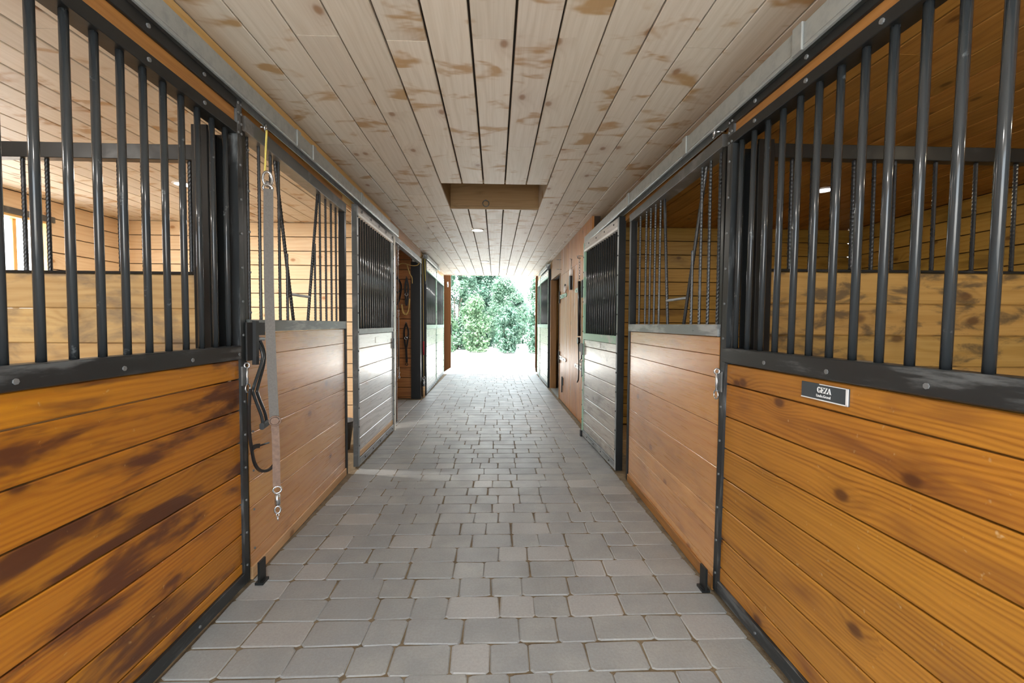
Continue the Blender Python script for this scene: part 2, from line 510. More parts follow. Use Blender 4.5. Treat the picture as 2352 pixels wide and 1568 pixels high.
def smooth_pts(pts, n=6):
    """Catmull-Rom through pts"""
    P = [Vector(p) for p in pts]
    P = [P[0] * 2 - P[1]] + P + [P[-1] * 2 - P[-2]]
    out = []
    for i in range(1, len(P) - 2):
        for k in range(n):
            t = k / n
            a, b, c, d = P[i - 1], P[i], P[i + 1], P[i + 2]
            out.append(0.5 * ((2 * b) + (c - a) * t + (2 * a - 5 * b + 4 * c - d) * t * t + (3 * b - a - 3 * c + d) * t ** 3))
    out.append(P[-2])
    return out

CEIL = 2.56
XL, XR = -4.66, 4.64       # outer walls
YB, YE = -1.6, 11.6        # open ends of the barn
FWL, FWR = 5.77, 5.74      # far walls of the second stalls

# ------------------------------------------------------------------ ground outside, floor
mb = MB()
def grid(mb, x0, x1, y0, y1, z, nx, ny):
    vs = [(x0 + (x1 - x0) * i / nx, y0 + (y1 - y0) * j / ny, z) for j in range(ny + 1) for i in range(nx + 1)]
    mb.add(vs, [(j * (nx + 1) + i, j * (nx + 1) + i + 1, (j + 1) * (nx + 1) + i + 1, (j + 1) * (nx + 1) + i) for j in range(ny) for i in range(nx)])
grid(mb, -60, 60, -50, 90, -0.06, 12, 14)
tag(mb.build('ground', 'ground'), kind='structure')

mb = MB()
mb.box((-1.75, YB, -0.055), (1.3, YE, -0.0045))
mb.box((-4.66, 5.8, -0.055), (-1.75, 7.76, -0.012))
floor = tag(mb.build('floor', 'joint'), kind='structure')
mb = MB()
for lo, hi in (((XL, YB, -0.055), (-1.3, 2.17, -0.01)), ((XL, 2.21, -0.055), (-1.3, FWL, -0.01)), ((1.12, YB, -0.055), (XR, 2.06, -0.01)), ((1.12, 2.10, -0.055), (XR, FWR, -0.01)), ((1.3, 5.8, -0.055), (XR, YE, -0.01)), ((XL, 7.8, -0.055), (-1.75, YE, -0.01))):
    mb.box(lo, hi)
tag(mb.build('floor_stalls', 'stallfloor'), kind='structure')

def paver_mesh(w, d, seed):
    rs = random.Random(seed)
    a, b = w / 2, d / 2
    c = 0.012
    ring = [(-a + c, -b), (a - c, -b), (a, -b + c), (a, b - c), (a - c, b), (-a + c, b), (-a, b - c), (-a, -b + c)]
    j = lambda s: rs.uniform(-s, s)
    ring = [(x + j(0.004), y + j(0.004)) for x, y in ring]
    vs = [(x, y, -0.045) for x, y in ring]
    vs += [(x, y, -0.0035 + j(0.0008)) for x, y in ring]
    vs += [(x * (1 - 0.0045 / a), y * (1 - 0.0045 / b), j(0.0008)) for x, y in ring]
    fs = []
    for k in (0, 1):
        fs += [(k * 8 + i, k * 8 + (i + 1) % 8, k * 8 + 8 + (i + 1) % 8, k * 8 + 8 + i) for i in range(8)]
    fs.append(tuple(range(16, 24)))
    return vs, fs
PITCH = 0.1577
GAPW = 0.0035
rows = []
k0 = int(math.ceil((YB - 1.930) / PITCH))
k1 = int((YE - 1.930) / PITCH)
rs = random.Random(21)
pav = []
for k in range(k0, k1):
    yc = 1.930 + (k + 0.5) * PITCH
    units = [0.236] * 6 + [0.157] * 3 if rs.random() < 0.5 else [0.236] * 5 + [0.157] * 4
    rs.shuffle(units)
    sc = 1.85 / sum(units)
    x = -1.02
    seq = [(-1.02 - 0.236, 0.236), (0.83, 0.24)]
    if k < 22:
        seq = [(-1.02 - 0.2, 0.2), (0.83, 0.23)]
    elif 5.55 < yc < 7.6:
        seq.append((-1.5, 0.236))
        seq.append((-1.74, 0.236))
    for u in units:
        seq.append((x, u * sc))
        x += u * sc
    for (x0, w) in seq:
        pav.append((k, yc, x0 + w / 2, w))
vis = [p for p in pav if p[0] >= -3]
vis = sorted(vis, key=lambda p: p[0])
main, rest = vis[:299], [p for p in pav if p[0] < -3] + vis[299:]
PMC = {}
for (k, yc, xc, w) in main:
    q = (round(w, 2), rs.randrange(5))
    if q not in PMC:
        vs, fs = paver_mesh(q[0] - GAPW, PITCH - GAPW, hash(q) % 9999)
        me = bpy.data.meshes.new('paver')
        me.from_pydata(vs, [], fs)
        me.materials.append(M['paver'])
        PMC[q] = me
    mm = Matrix.Translation((xc + rs.uniform(-.002, .002), yc + rs.uniform(-.003, .003), rs.uniform(-0.0015, 0.001)))
    mm = mm @ Matrix.Rotation(rs.uniform(-0.008, 0.008), 4, 'Z') @ Matrix.Rotation(rs.choice((0, math.pi)), 4, 'Z') @ Matrix.Diagonal((w / q[0], 1, 1, 1))
    obj('paver', PMC[q], floor, mm)
mb = MB()
tone = []
for n, (k, yc, xc, w) in enumerate(rest):
    vs, fs = paver_mesh(w - GAPW, PITCH - GAPW, n)
    dz = rs.uniform(-0.0015, 0.001)
    mb.add([(x + xc, y + yc, z + dz) for x, y, z in vs], fs)
    tone += [rs.random()] * len(fs)
far = mb.build('paver_field', 'paver', floor)
at = far.data.attributes.new('tone', 'FLOAT', 'FACE')
at.data.foreach_set('value', tone)
far['kind'] = 'stuff'

# ------------------------------------------------------------------ ceiling
CW = 0.193
HX0, HX1, HY0, HY1 = -0.500, 0.468, 4.08, 4.97
mb = MB()
for lo, hi in (((XL - .2, YB - .1, CEIL + 0.03), (HX0 - .02, YE + .1, CEIL + 0.07)), ((HX1 + .02, YB - .1, CEIL + 0.03), (XR + .2, YE + .1, CEIL + 0.07)),
               ((HX0 - .02, YB, CEIL + 0.03), (HX1 + .02, HY0 - .02, CEIL + 0.07)), ((HX0 - .02, HY1 + .02, CEIL + 0.03), (HX1 + .02, YE, CEIL + 0.07)),
               ((HX0 - .06, HY0 - .06, CEIL + 0.62), (HX1 + .06, HY1 + .06, CEIL + 0.66))):
    mb.box(lo, hi)
ceil = tag(mb.build('ceiling', 'backing'), kind='structure')
rs = random.Random(5)
i0 = int(math.floor((XL + 0.307) / CW))
i1 = int(math.ceil((XR + 0.307) / CW))
def cplank(xc, w, y0, y1):
    beam('plank', ceil, (xc, y0, CEIL + 0.0125 + rs.uniform(-.001, .0015)), (xc, y1, CEIL + 0.0125 + rs.uniform(-.001, .0015)), w, 0.025, (0, 0, 1), 'ceiling' if xc < 1.42 else 'ceiling_dim', 0.003)
LENS = (2.42, 3.63, 4.84)
for i in range(i0, i1):
    x0 = -0.307 + i * CW
    x1 = x0 + CW
    x0c, x1c = max(x0, XL), min(x1, XR)
    if x1c - x0c < 0.04:
        continue
    gap = 0.011 if -1 <= i <= 2 else 0.0065
    if x1c < -1.6 or x0c > 1.5:
        lens = (3.63, 4.84)
        gap = 0.010
    else:
        lens = LENS
    y = YB + 0.01 - rs.choice((0, 0.6, 1.2, 1.8, 2.4))
    if i in (0, 1, 2, 3):
        y = YB - 1.2 * (i % 2) - 0.01
    cuts = []
    while y < YE:
        L = rs.choice(lens)
        a, b = max(y, YB), min(y + L, YE)
        if b - a > 0.05:
            cuts.append((a, b))
        y += L
    inh = -0.505 <= x0 and x1 <= 0.48
    out = []
    for a, b in cuts:
        if inh and a < HY1 and b > HY0:
            if HY0 - a > 0.1:
                out.append((a, HY0))
            if b - HY1 > 0.1:
                out.append((HY1, b))
        else:
            out.append((a, b))
    for a, b in out:
        cplank((x0c + x1c) / 2, x1c - x0c - gap, a + 0.0015, b - 0.0015)
# hatch box with its ring
hatch = empty('trim_1', (0, HY1, CEIL), kind='structure')
hz = CEIL + 0.6
beam('hatch_board', hatch, (HX0 - .02, HY1 + .012, CEIL + 0.165), (HX1 + .02, HY1 + .012, CEIL + 0.165), 0.30, 0.024, (0, 1, 0), 'hatchwood')
beam('hatch_board', hatch, (HX0 - .02, HY1 + .012, CEIL + 0.46), (HX1 + .02, HY1 + .012, CEIL + 0.46), 0.285, 0.024, (0, 1, 0), 'hatchwood')
beam('hatch_board', hatch, (HX0 - .012, HY0, CEIL + 0.31), (HX0 - .012, HY1, CEIL + 0.31), 0.6, 0.024, (1, 0, 0), 'hatchwood')
beam('hatch_board', hatch, (HX1 + .012, HY0, CEIL + 0.31), (HX1 + .012, HY1, CEIL + 0.31), 0.6, 0.024, (1, 0, 0), 'ceiling')
beam('hatch_board', hatch, (HX0, HY0 - .012, CEIL + 0.31), (HX1, HY0 - .012, CEIL + 0.31), 0.6, 0.024, (0, 1, 0), 'hatchwood')
beam('hatch_board', hatch, (HX0, HY1 - .012, CEIL + 0.012), (HX1, HY1 - .012, CEIL + 0.012), 0.03, 0.024, (0, 1, 0), 'hatchwood')
rg = empty('pull_ring', (-0.112, HY1 - .03, CEIL + .06), 'small iron pull ring hanging in the ceiling hatch', 'ring')
mb = MB(); mb.ring((-0.112, HY1 - .03, CEIL + 0.055), (0, 1, 0.1), 0.033, 0.005, 20); mb.build('ring', 'dull_steel', rg)
mb = MB(); mb.tube([(-0.112, HY1 + .005, CEIL + .098), (-0.112, HY1 - .02, CEIL + .098), (-0.112, HY1 - .035, CEIL + .088), (-0.105, HY1 - .03, CEIL + .08)], 0.004); mb.build('eye_screw', 'dull_steel', rg)

# ------------------------------------------------------------------ plank walls
def hwall(name, p0, p1, z0, z1, pitch, mat, normal, thick=0.025, holes=(), zoff=0.0, cut=None):
    """wall of horizontal planks between plan points p0 and p1; holes are (s0,s1,z0,z1) along the run"""
    p0, p1 = Vector((p0[0], p0[1], 0)), Vector((p1[0], p1[1], 0))
    n = Vector(normal)
    d = (p1 - p0).normalized()
    L = (p1 - p0).length
    back = MB()
    def slab(s0, s1, a, b):
        q = [p0 + d * s0 - n * 0.03, p0 + d * s1 - n * 0.03, p0 + d * s1 - n * 0.09, p0 + d * s0 - n * 0.09]
        back.add([(v.x, v.y, a) for v in q] + [(v.x, v.y, b) for v in q], [(0, 1, 2, 3), (7, 6, 5, 4), (0, 4, 5, 1), (1, 5, 6, 2), (2, 6, 7, 3), (3, 7, 4, 0)])
    if holes:
        s0, s1, a, b = holes[0]
        slab(0, s0, z0, z1 + .07); slab(s1, L, z0, z1 + .07); slab(s0, s1, z0, a); slab(s0, s1, b, z1 + .07)
    else:
        slab(0, L, z0, z1 + .025)
    w = tag(back.build(name, 'darkwall'), kind='structure')
    z = z1 - zoff
    first = True
    while z > z0 + 0.02:
        za = max(z - pitch, z0)
        segs = [(0, L)]
        for (s0, s1, a, b) in holes:
            if za < b - 0.02 and z > a + 0.02:
                segs = [(0, s0), (s1, L)]
        for s0, s1 in segs:
            if s1 - s0 > 0.03:
                q0, q1 = p0 + d * s0 - n * thick / 2, p0 + d * s1 - n * thick / 2
                zz = Vector((0, 0, (z + za) / 2))
                beam('plank', w, q0 + zz, q1 + zz, z - za - 0.009, thick, n, mat, 0.003)
        z = za
    return w
# second stalls: outer walls and far walls
hwall('wall_left', (XL, YB), (XL, FWL), 0.0, CEIL, 0.178, 'stall_pine', (1, 0, 0), holes=[(3.55 - YB, 4.86 - YB, 1.15, 2.33)])
hwall('wall_left_stall_end', (XL, FWL), (-1.30, FWL), 0.0, CEIL, 0.178, 'stall_pine', (0, -1, 0))
hwall('wall_right', (XR, YB), (XR, FWR), 0.0, CEIL, 0.176, 'stall_pine_dim', (-1, 0, 0))
hwall('wall_right_stall_end', (1.14, FWR), (XR, FWR), 0.0, CEIL, 0.176, 'stall_pine_dim', (0, -1, 0))
hwall('wall_tack_room', (XL, 7.76), (-1.45, 7.76), 0.0, CEIL, 0.169, 'tackwall', (0, -1, 0))
hwall('wall_tack_room_near', (-1.30, FWL + .18), (XL, FWL + .18), 0.0, CEIL, 0.169, 'tackwall', (0, 1, 0))
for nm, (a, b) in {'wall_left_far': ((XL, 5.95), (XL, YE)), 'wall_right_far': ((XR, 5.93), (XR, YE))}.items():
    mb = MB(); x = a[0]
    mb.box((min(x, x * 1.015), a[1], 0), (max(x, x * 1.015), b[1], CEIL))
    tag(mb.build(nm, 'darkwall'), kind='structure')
# near end of the barn (behind the camera) and far end: walls beside the open doorways
for nm, y0, y1, xl, xr in (('wall_front', YB - .12, YB, -1.35, 1.25), ('wall_back', YE, YE + .14, -1.36, 1.10)):
    mb = MB()
    mb.box((XL - .1, y0, -0.05), (xl, y1, CEIL + .3)); mb.box((xr, y0, -0.05), (XR + .1, y1, CEIL + .3)); mb.box((xl, y0, CEIL + .0), (xr, y1, CEIL + .3))
    tag(mb.build(nm, 'header'), kind='structure')
# window in the outer left wall
win = empty('window_1', (XL, 4.2, 1.15), kind='structure')
wy0, wy1, wz0, wz1 = 3.55, 4.86, 1.15, 2.33
for p0, p1, w_, t_, nn in (((XL - .06, wy0, wz1 - .012), (XL - .06, wy1, wz1 - .012), .14, .024, (0, 0, 1)), ((XL - .06, wy0, wz0 + .012), (XL - .06, wy1, wz0 + .012), .14, .024, (0, 0, 1)),
                       ((XL - .06, wy0 + .012, wz0), (XL - .06, wy0 + .012, wz1), .14, .024, (0, 1, 0)), ((XL - .06, wy1 - .012, wz0), (XL - .06, wy1 - .012, wz1), .14, .024, (0, 1, 0))):
    beam('window_frame', win, p0, p1, w_, t_, nn, 'yellow')
beam('mullion', win, (XL - .1, 4.62, wz0), (XL - .1, 4.62, wz1), .035, .03, (1, 0, 0), 'yellow')
beam('casing', win, (XL + .012, wy0 - .05, wz1 + .03), (XL + .012, wy1 + .06, wz1 + .03), .06, .02, (1, 0, 0), 'dull_steel')
for a, b in ((wy0 + .024, 4.60), (4.64, wy1 - .024)):
    mb = MB(); mb.box((XL - .104, a, wz0 + .024), (XL - .100, b, wz1 - .024)); mb.build('pane', 'glass', win)

# ------------------------------------------------------------------ stall partitions (square to the aisle)
def partition(s, Y, xa, xb, zt, pitch, mat, rail0, rail1, step, x_first, label):
    n = Vector((0, -1, 0))
    root = empty('stall_partition', ((xa + xb) / 2, Y, 0), label, 'partition', 'half-height stall partitions')
    z = zt
    while z > 0.02:
        za = max(z - pitch, 0.0)
        beam('plank', root, (xa, Y, (z + za) / 2), (xb, Y, (z + za) / 2), z - za - 0.001, 0.038, n, mat, 0.006)
        z = za
    beam('cap_strip', root, (xa, Y, zt + .006), (xb, Y, zt + .006), 0.05, 0.012, (0, 0, 1), 'black')
    beam('top_rail', root, (xa, Y, (rail0 + rail1) / 2), (xb, Y, (rail0 + rail1) / 2), rail1 - rail0, 0.05, n, 'black')
    beam('end_post', root, (xa + s * .02, Y, 0), (xa + s * .02, Y, rail1), 0.05, 0.055, n, 'black')
    x = x_first
    while abs(x) < abs(xb) - 0.05:
        rebar('rebar', root, (x, Y, zt), (x, Y, rail0), 0.009)
        x += s * step
partition(-1, 2.19, -1.36, XL + .01, 1.525, 0.164, 'partition', 2.055, 2.125, 0.108, -1.445, 'weathered plank and bar partition behind the near grille with the window beyond')
partition(1, 2.08, 1.245, XR - .01, 1.555, 0.150, 'partition_amber', 2.08, 2.145, 0.100, 1.29, 'amber plank and bar partition seen through the grille above the name plate')

# ------------------------------------------------------------------ sliding stall doors and fixed stall fronts
def xat(X, y, Y0, Y1):
    return X[0] + (X[1] - X[0]) * (y - Y0) / (Y1 - Y0)
class Bay:
    def __init__(b, root, s, X, Y0, Y1):
        b.root, b.s, b.X, b.Y0, b.Y1 = root, s, X, Y0, Y1
        dx, dy = X[1] - X[0], Y1 - Y0
        b.n = Vector((-s * dy, s * dx, 0)).normalized()
    def p(b, d, y, z):
        return Vector((xat(b.X, y, b.Y0, b.Y1), y, z)) - b.n * d
    def h(b, name, y0, y1, z0, z1, d0, d1, mat, c=0.002, parent=None):      # horizontal member
        zc, dc = (z0 + z1) / 2, (d0 + d1) / 2
        return beam(name, parent or b.root, b.p(dc, y0, zc), b.p(dc, y1, zc), z1 - z0, d1 - d0, b.n, mat, c)
    def v(b, name, yc, w, z0, z1, d0, d1, mat, c=0.002, rack=0.0, parent=None):       # vertical member
        dc = (d0 + d1) / 2
        return beam(name, parent or b.root, b.p(dc, yc, z0), b.p(dc, yc + rack, z1), w, d1 - d0, b.n, mat, c)
    def bolts(b, pts, r=0.006, mat='bolt', d=0.0, parent=None):
        mb = MB()
        for y, z in pts:
            mb.disc(b.p(d, y, z), b.n, r, 0.005, 7)
        o = mb.build('bolt_heads', mat, parent or b.root)
        o['kind'] = 'stuff'
        return o
def planks(b, y0, y1, zs, d, mat, c=0.003, gap=0.005, t=0.036, special=None):
    for k in range(len(zs) - 1):
        z1, z0 = zs[k], zs[k + 1]
        mt = special.get(k, mat) if special else mat
        b.h('plank', y0, y1, z0 + gap / 2, z1 - gap / 2, d, d + t, mt, c)

def frange(a, b, st):
    out = []
    while a < b:
        out.append(a); a += st
    return out

# --- near doors (closed, amber planks)
def near_door(s, X, Y0, Y1, label, zs, plank_mat, zm, zg, hd, bar_ys, rack):
    root = empty('sliding_stall_door', (X[0], (Y0 + Y1) / 2, 0), label, 'stall door', 'sliding stall doors along the aisle')
    b = Bay(root, s, X, Y0, Y1)
    z_top = hd[2]
    b.v('stile', Y1 - .022, .044, 0.03, z_top, 0.0, 0.05, 'black_worn', rack=rack)
    b.v('stile', Y0 + .022, .044, 0.03, z_top, 0.0, 0.05, 'black')
    b.h('bottom_rail', Y0 + .044, Y1 - .044, 0.03, 0.088, 0.0, 0.05, 'black_worn')
    b.h('middle_rail', Y0 + .044, Y1 - .044, zm[0], zm[1], -0.002, 0.055, 'black_worn', 0.004)
    b.h('lower_head_rail', Y0 + .044, Y1 - .044, zg, hd[0], 0.0, 0.07, 'black')
    b.h('head_plank', Y0 + .044, Y1 - .044, hd[0] - .006, hd[1] + .006, 0.012, 0.04, 'header')
    b.h('upper_head_rail', Y0 + .044, Y1 - .044, hd[1], z_top, 0.0, 0.05, 'black')
    planks(b, Y0 + .044, Y1 - .044, zs, 0.012, plank_mat)
    for y in bar_ys:
        cyl('bar', root, b.p(0.027, y, zm[1]), b.p(0.027, y + rack * 0.3, zg), 0.0118, 'bar', 14)
    bl = [(y, (zm[0] + zm[1]) / 2 - 0.008) for y in frange(Y0 + .2, Y1 - .05, .33)]
    bl += [(y, (zg + hd[0]) / 2) for y in frange(Y0 + .1, Y1 - .05, .3)] + [(y, (hd[1] + z_top) / 2) for y in frange(Y0 + .1, Y1 - .05, .3)]
    b.bolts(bl, 0.008)
    bl = [(Y1 - .022 + rack * z / 2.2, z) for z in frange(.12, 2.1, .16)] + [(Y1 - .022 + dy + rack, z) for dy in (-.012, .012) for z in frange(zg + .01, z_top, .045)]
    bl += [(y, .058) for y in frange(Y0 + .2, Y1, .5)]
    b.bolts(bl, 0.0055)
    return b
zsL = [1.125, 1.03, 0.881, 0.725, 0.576, 0.426, 0.28, 0.136, 0.085]
zsR = [1.125, 1.03, 0.879, 0.729, 0.588, 0.448, 0.298, 0.157, 0.085]
barsL = [2.105 - .0955 * k for k in range(15)]
barsR = [1.974 - .0940 * k for k in range(15)]
bLA = near_door(-1, (-1.19, -1.205), 0.62, 2.20, 'closed amber plank stall door with dark stains, saddle rack hanging at its far edge', zsL, 'amber_dark', (1.125, 1.19), 2.178, (2.228, 2.292, 2.342), barsL, 0.0)
bRA = near_door(1, (1.06, 1.055), 0.52, 2.075, 'closed amber plank stall door carrying a dark name plate', zsR, 'amber', (1.128, 1.197), 2.115, (2.158, 2.200, 2.232), barsR, -0.045)
# foot guides on the floor at the end of the near doors
for s, x, y, lb in ((-1, -1.165, 2.235, 'black steel door guide on the floor under the hanging saddle rack'), (1, 1.03, 2.115, 'black steel door guide on the floor below the latch of the name-plate door')):
    g = empty('floor_guide', (x, y, 0), lb, 'door guide', 'floor guides of the near doors')
    mb = MB(); mb.box((x - .02, y - .03, 0.0), (x + .02, y + .03, .012)); mb.build('foot', 'black', g)
    mb = MB(); mb.box((x - .005, y - .03, .012), (x + .005, y + .03, .115)); mb.build('tongue', 'black', g)
# latches on the near doors
def latch(b, y, z, parent):
    n, s = b.n, b.s
    lt = b.v('latch', y, .034, z - .06, z + .03, -0.008, 0.0, 'dull_steel', parent=parent)
    mb = MB()
    c = b.p(-0.018, y + .004, z)
    mb.tube([c + Vector((0, 0, .025)), c + Vector((0, 0, -.055))], 0.006)
    mb.ring(c + Vector((0, .004, -.075)), n, 0.02, 0.0035)
    mb.ring(c + Vector((0, .0, .035)), (0, 1, 0), 0.012, 0.004)
    mb.build('latch_ring', 'chrome', lt)
latch(bLA, 2.168, 1.06, bLA.root)
latch(bRA, 2.042, 1.05, bRA.root)
# name plate with its lettering
pl = bRA.h('name_plate', 1.30, 1.505, 1.056, 1.110, 0.007, 0.0125, 'plate', 0.001)
pl['label'] = 'dark name plate reading GEZA'
mb = MB()
def prect(mb, y0, y1, z0, z1, d=0.0055):
    a, b2 = bRA.p(d, y0, z0), bRA.p(d, y1, z1)
    mb.add([bRA.p(d, y0, z0), bRA.p(d, y1, z0), bRA.p(d, y1, z1), bRA.p(d, y0, z1), bRA.p(.0075, y0, z0), bRA.p(.0075, y1, z0), bRA.p(.0075, y1, z1), bRA.p(.0075, y0, z1)],
           [(0, 1, 2, 3), (7, 6, 5, 4), (0, 4, 5, 1), (1, 5, 6, 2), (2, 6, 7, 3), (3, 7, 4, 0)])
prect(mb, 1.300, 1.505, 1.056, 1.0595); prect(mb, 1.300, 1.42, 1.1075, 1.110); prect(mb, 1.300, 1.309, 1.056, 1.110)
mb.build('border', 'letter', pl)
def strokes(name, u0, polys):
    """polygons in letter space (0..1 high); text runs toward the camera end of the door"""
    mb = MB()
    Hh, Z0, Ytxt = 0.0185, 1.0815, 1.4295
    for poly in polys:
        f = [bRA.p(.0055, Ytxt - (u0 + u) * Hh, Z0 + v * Hh) for u, v in poly]
        g = [bRA.p(.0075, Ytxt - (u0 + u) * Hh, Z0 + v * Hh) for u, v in poly]
        k = len(poly)
        mb.add(f + g, [tuple(range(k - 1, -1, -1)), tuple(range(k, 2 * k))] + [(i, (i + 1) % k, k + (i + 1) % k, k + i) for i in range(k)])
    mb.build(name, 'letter', pl)
def arc(cx, cy, rx0, ry0, rx1, ry1, a0, a1, n=10):
    out = []
    for i in range(n):
        t0, t1 = math.radians(a0 + (a1 - a0) * i / n), math.radians(a0 + (a1 - a0) * (i + 1) / n)
        out.append([(cx + rx1 * math.cos(t0), cy + ry1 * math.sin(t0)), (cx + rx1 * math.cos(t1), cy + ry1 * math.sin(t1)), (cx + rx0 * math.cos(t1), cy + ry0 * math.sin(t1)), (cx + rx0 * math.cos(t0), cy + ry0 * math.sin(t0))])
    return out
R_ = lambda a, b, c, d: [(a, c), (b, c), (b, d), (a, d)]
strokes('letter_g', 0.0, arc(0.42, 0.5, 0.22, 0.42, 0.42, 0.52, 50, 330, 14) + [R_(.62, .78, .05, .42), R_(.48, .88, .40, .46), R_(.64, .72, .7, .95)])
strokes('letter_e', 0.86, [R_(.10, .28, 0, 1), R_(0, .76, 0, .06), R_(0, .74, .94, 1), R_(.28, .52, .48, .54), R_(.48, .54, .36, .66), R_(.69, .76, 0, .24), R_(.67, .74, .78, 1)])
strokes('letter_z', 1.66, [R_(.02, .74, .94, 1), R_(.02, .76, 0, .06), [(.02, .06), (.22, .06), (.74, .94), (.54, .94)], R_(.02, .08, .74, 1), R_(.70, .76, 0, .26)])
strokes('letter_a', 2.40, [[(.04, 0), (.12, 0), (.46, 1), (.42, 1)], [(.58, 0), (.82, 0), (.52, 1), (.42, 1)], R_(.2, .62, .28, .34), R_(-.04, .24, 0, .05), R_(.5, .92, 0, .05)])
cu = bpy.data.curves.new('subtitle', 'FONT')
cu.body = 'Lindo.Grand'
cu.size = 0.0125
cu.extrude = 0.0006
cu.align_x = 'CENTER'
tmp = bpy.data.objects.new('tmp', cu)
COL.objects.link(tmp)
dg = bpy.context.evaluated_depsgraph_get()
me = bpy.data.meshes.new_from_object(tmp.evaluated_get(dg))
bpy.data.objects.remove(tmp)
me.materials.clear(); me.materials.append(M['letter'])
tx = Vector((0, -1, 0)); ty = Vector((0, 0, 1)); tz = tx.cross(ty)
mm = Matrix((tx, ty, tz)).transposed().to_4x4()
mm.translation = bRA.p(.0062, 1.402, 1.067)
obj('subtitle', me, pl, mm)

# --- fixed fronts with the V-shaped feed opening
def yoke_front(s, X, Y0, Y1, label, zs, zm, zt, steel, bars, vees, zc):
    root = empty('stall_front', (X[0], (Y0 + Y1) / 2, 0), label, 'stall front', 'fixed stall fronts with a V-shaped feed opening')
    b = Bay(root, s, X, Y0, Y1)
    planks(b, Y0 + .01, Y1 - .06, zs, 0.006, 'panel', gap=0.0025, c=0.0015)
    b.h('sill_board', Y0 + .01, Y1 - .06, 0.0, 0.062, -0.004, 0.05, 'tan_base' if s < 0 else 'header')
    b.h('middle_rail', Y0 + .01, Y1 - .03, zm[0], zm[1], -0.006, 0.05, 'grey_steel')
    b.h('head_rail', Y0 + .01, Y1 - .01, steel[0], steel[1], -0.004, 0.085, 'dull_steel')
    b.v('end_post', Y1 - .03, .05, 0.0, steel[0], 0.0, 0.05, 'black')
    b.v('side_channel', Y0 + .018, .03, 0.0, steel[0], 0.01, 0.06, 'black')
    for y, z1 in bars:
        rebar('rebar', root, b.p(0.03, y, zm[1]), b.p(0.03, y, z1 or steel[0]))
    for (ya, za, yb, zb) in vees:
        rebar('slanted_rebar', root, b.p(0.042, ya, za), b.p(0.042, yb, zb), 0.0105)
    (ya, za, yb, zb), (yc, zc_, yd, zd) = vees
    f1, f2 = (zc - zb) / (za - zb), (zc - zd) / (zc_ - zd)
    rebar('cross_rebar', root, b.p(0.042, yb + (ya - yb) * f1, zc), b.p(0.042, yd + (yc - yd) * f2, zc), 0.009, 'grey_steel')
    return b
bLB = yoke_front(-1, (-1.225, -1.273), 2.25, 3.88, 'fixed stall front with V-shaped bars beside the hanging cross-tie strap', [1.25, 1.13, .885, .742, .5, .365, .13, .062], (1.252, 1.315), 2.23, (2.232, 2.305),
                 [(2.336, 0), (2.455, 0), (2.585, 0), (2.685, 0), (2.785, 1.72), (3.24, 1.86), (3.344, 0), (3.465, 0), (3.587, 0), (3.70, 0)], [(2.665, 2.232, 2.893, 1.315), (3.335, 2.232, 3.128, 1.315)], 1.48)
bRB = yoke_front(1, (1.072, 1.105), 2.10, 3.69, 'fixed stall front with V-shaped bars beside the name-plate door', [1.245, 1.155, 1.045, .815, .61, .385, .28, .10, .05], (1.247, 1.305), 2.14, (2.145, 2.205),
                 [(3.486, 0), (3.337, 0), (3.238, 0), (3.136, 0), (3.035, 0), (2.50, 1.72), (2.395, 0), (2.295, 0), (2.188, 0)], [(3.0, 2.145, 2.90, 1.305), (2.375, 2.145, 2.635, 1.305)], 1.46)
bLB.bolts([(2.285, z) for z in frange(0.15, 2.2, .2)], 0.006)

# steel posts behind the meeting points
for s, x, y, h, lb in ((-1, -1.31, 2.11, 2.17, 'black steel post behind the far edge of the stained door grille'), (1, 1.175, 1.99, 2.11, 'black steel post behind the bars next to the name-plate door latch')):
    r = empty('steel_post', (x, y, 0), lb, 'post', 'steel posts along the stall fronts')
    beam('web', r, (x, y, 0), (x, y, h), .10, .012, (1, 0, 0), 'black')
    beam('flange', r, (x, y - .055, 0), (x, y - .055, h), .012, .07, (1, 0, 0), 'black')
    beam('flange', r, (x, y + .055, 0), (x, y + .055, h), .012, .07, (1, 0, 0), 'black')

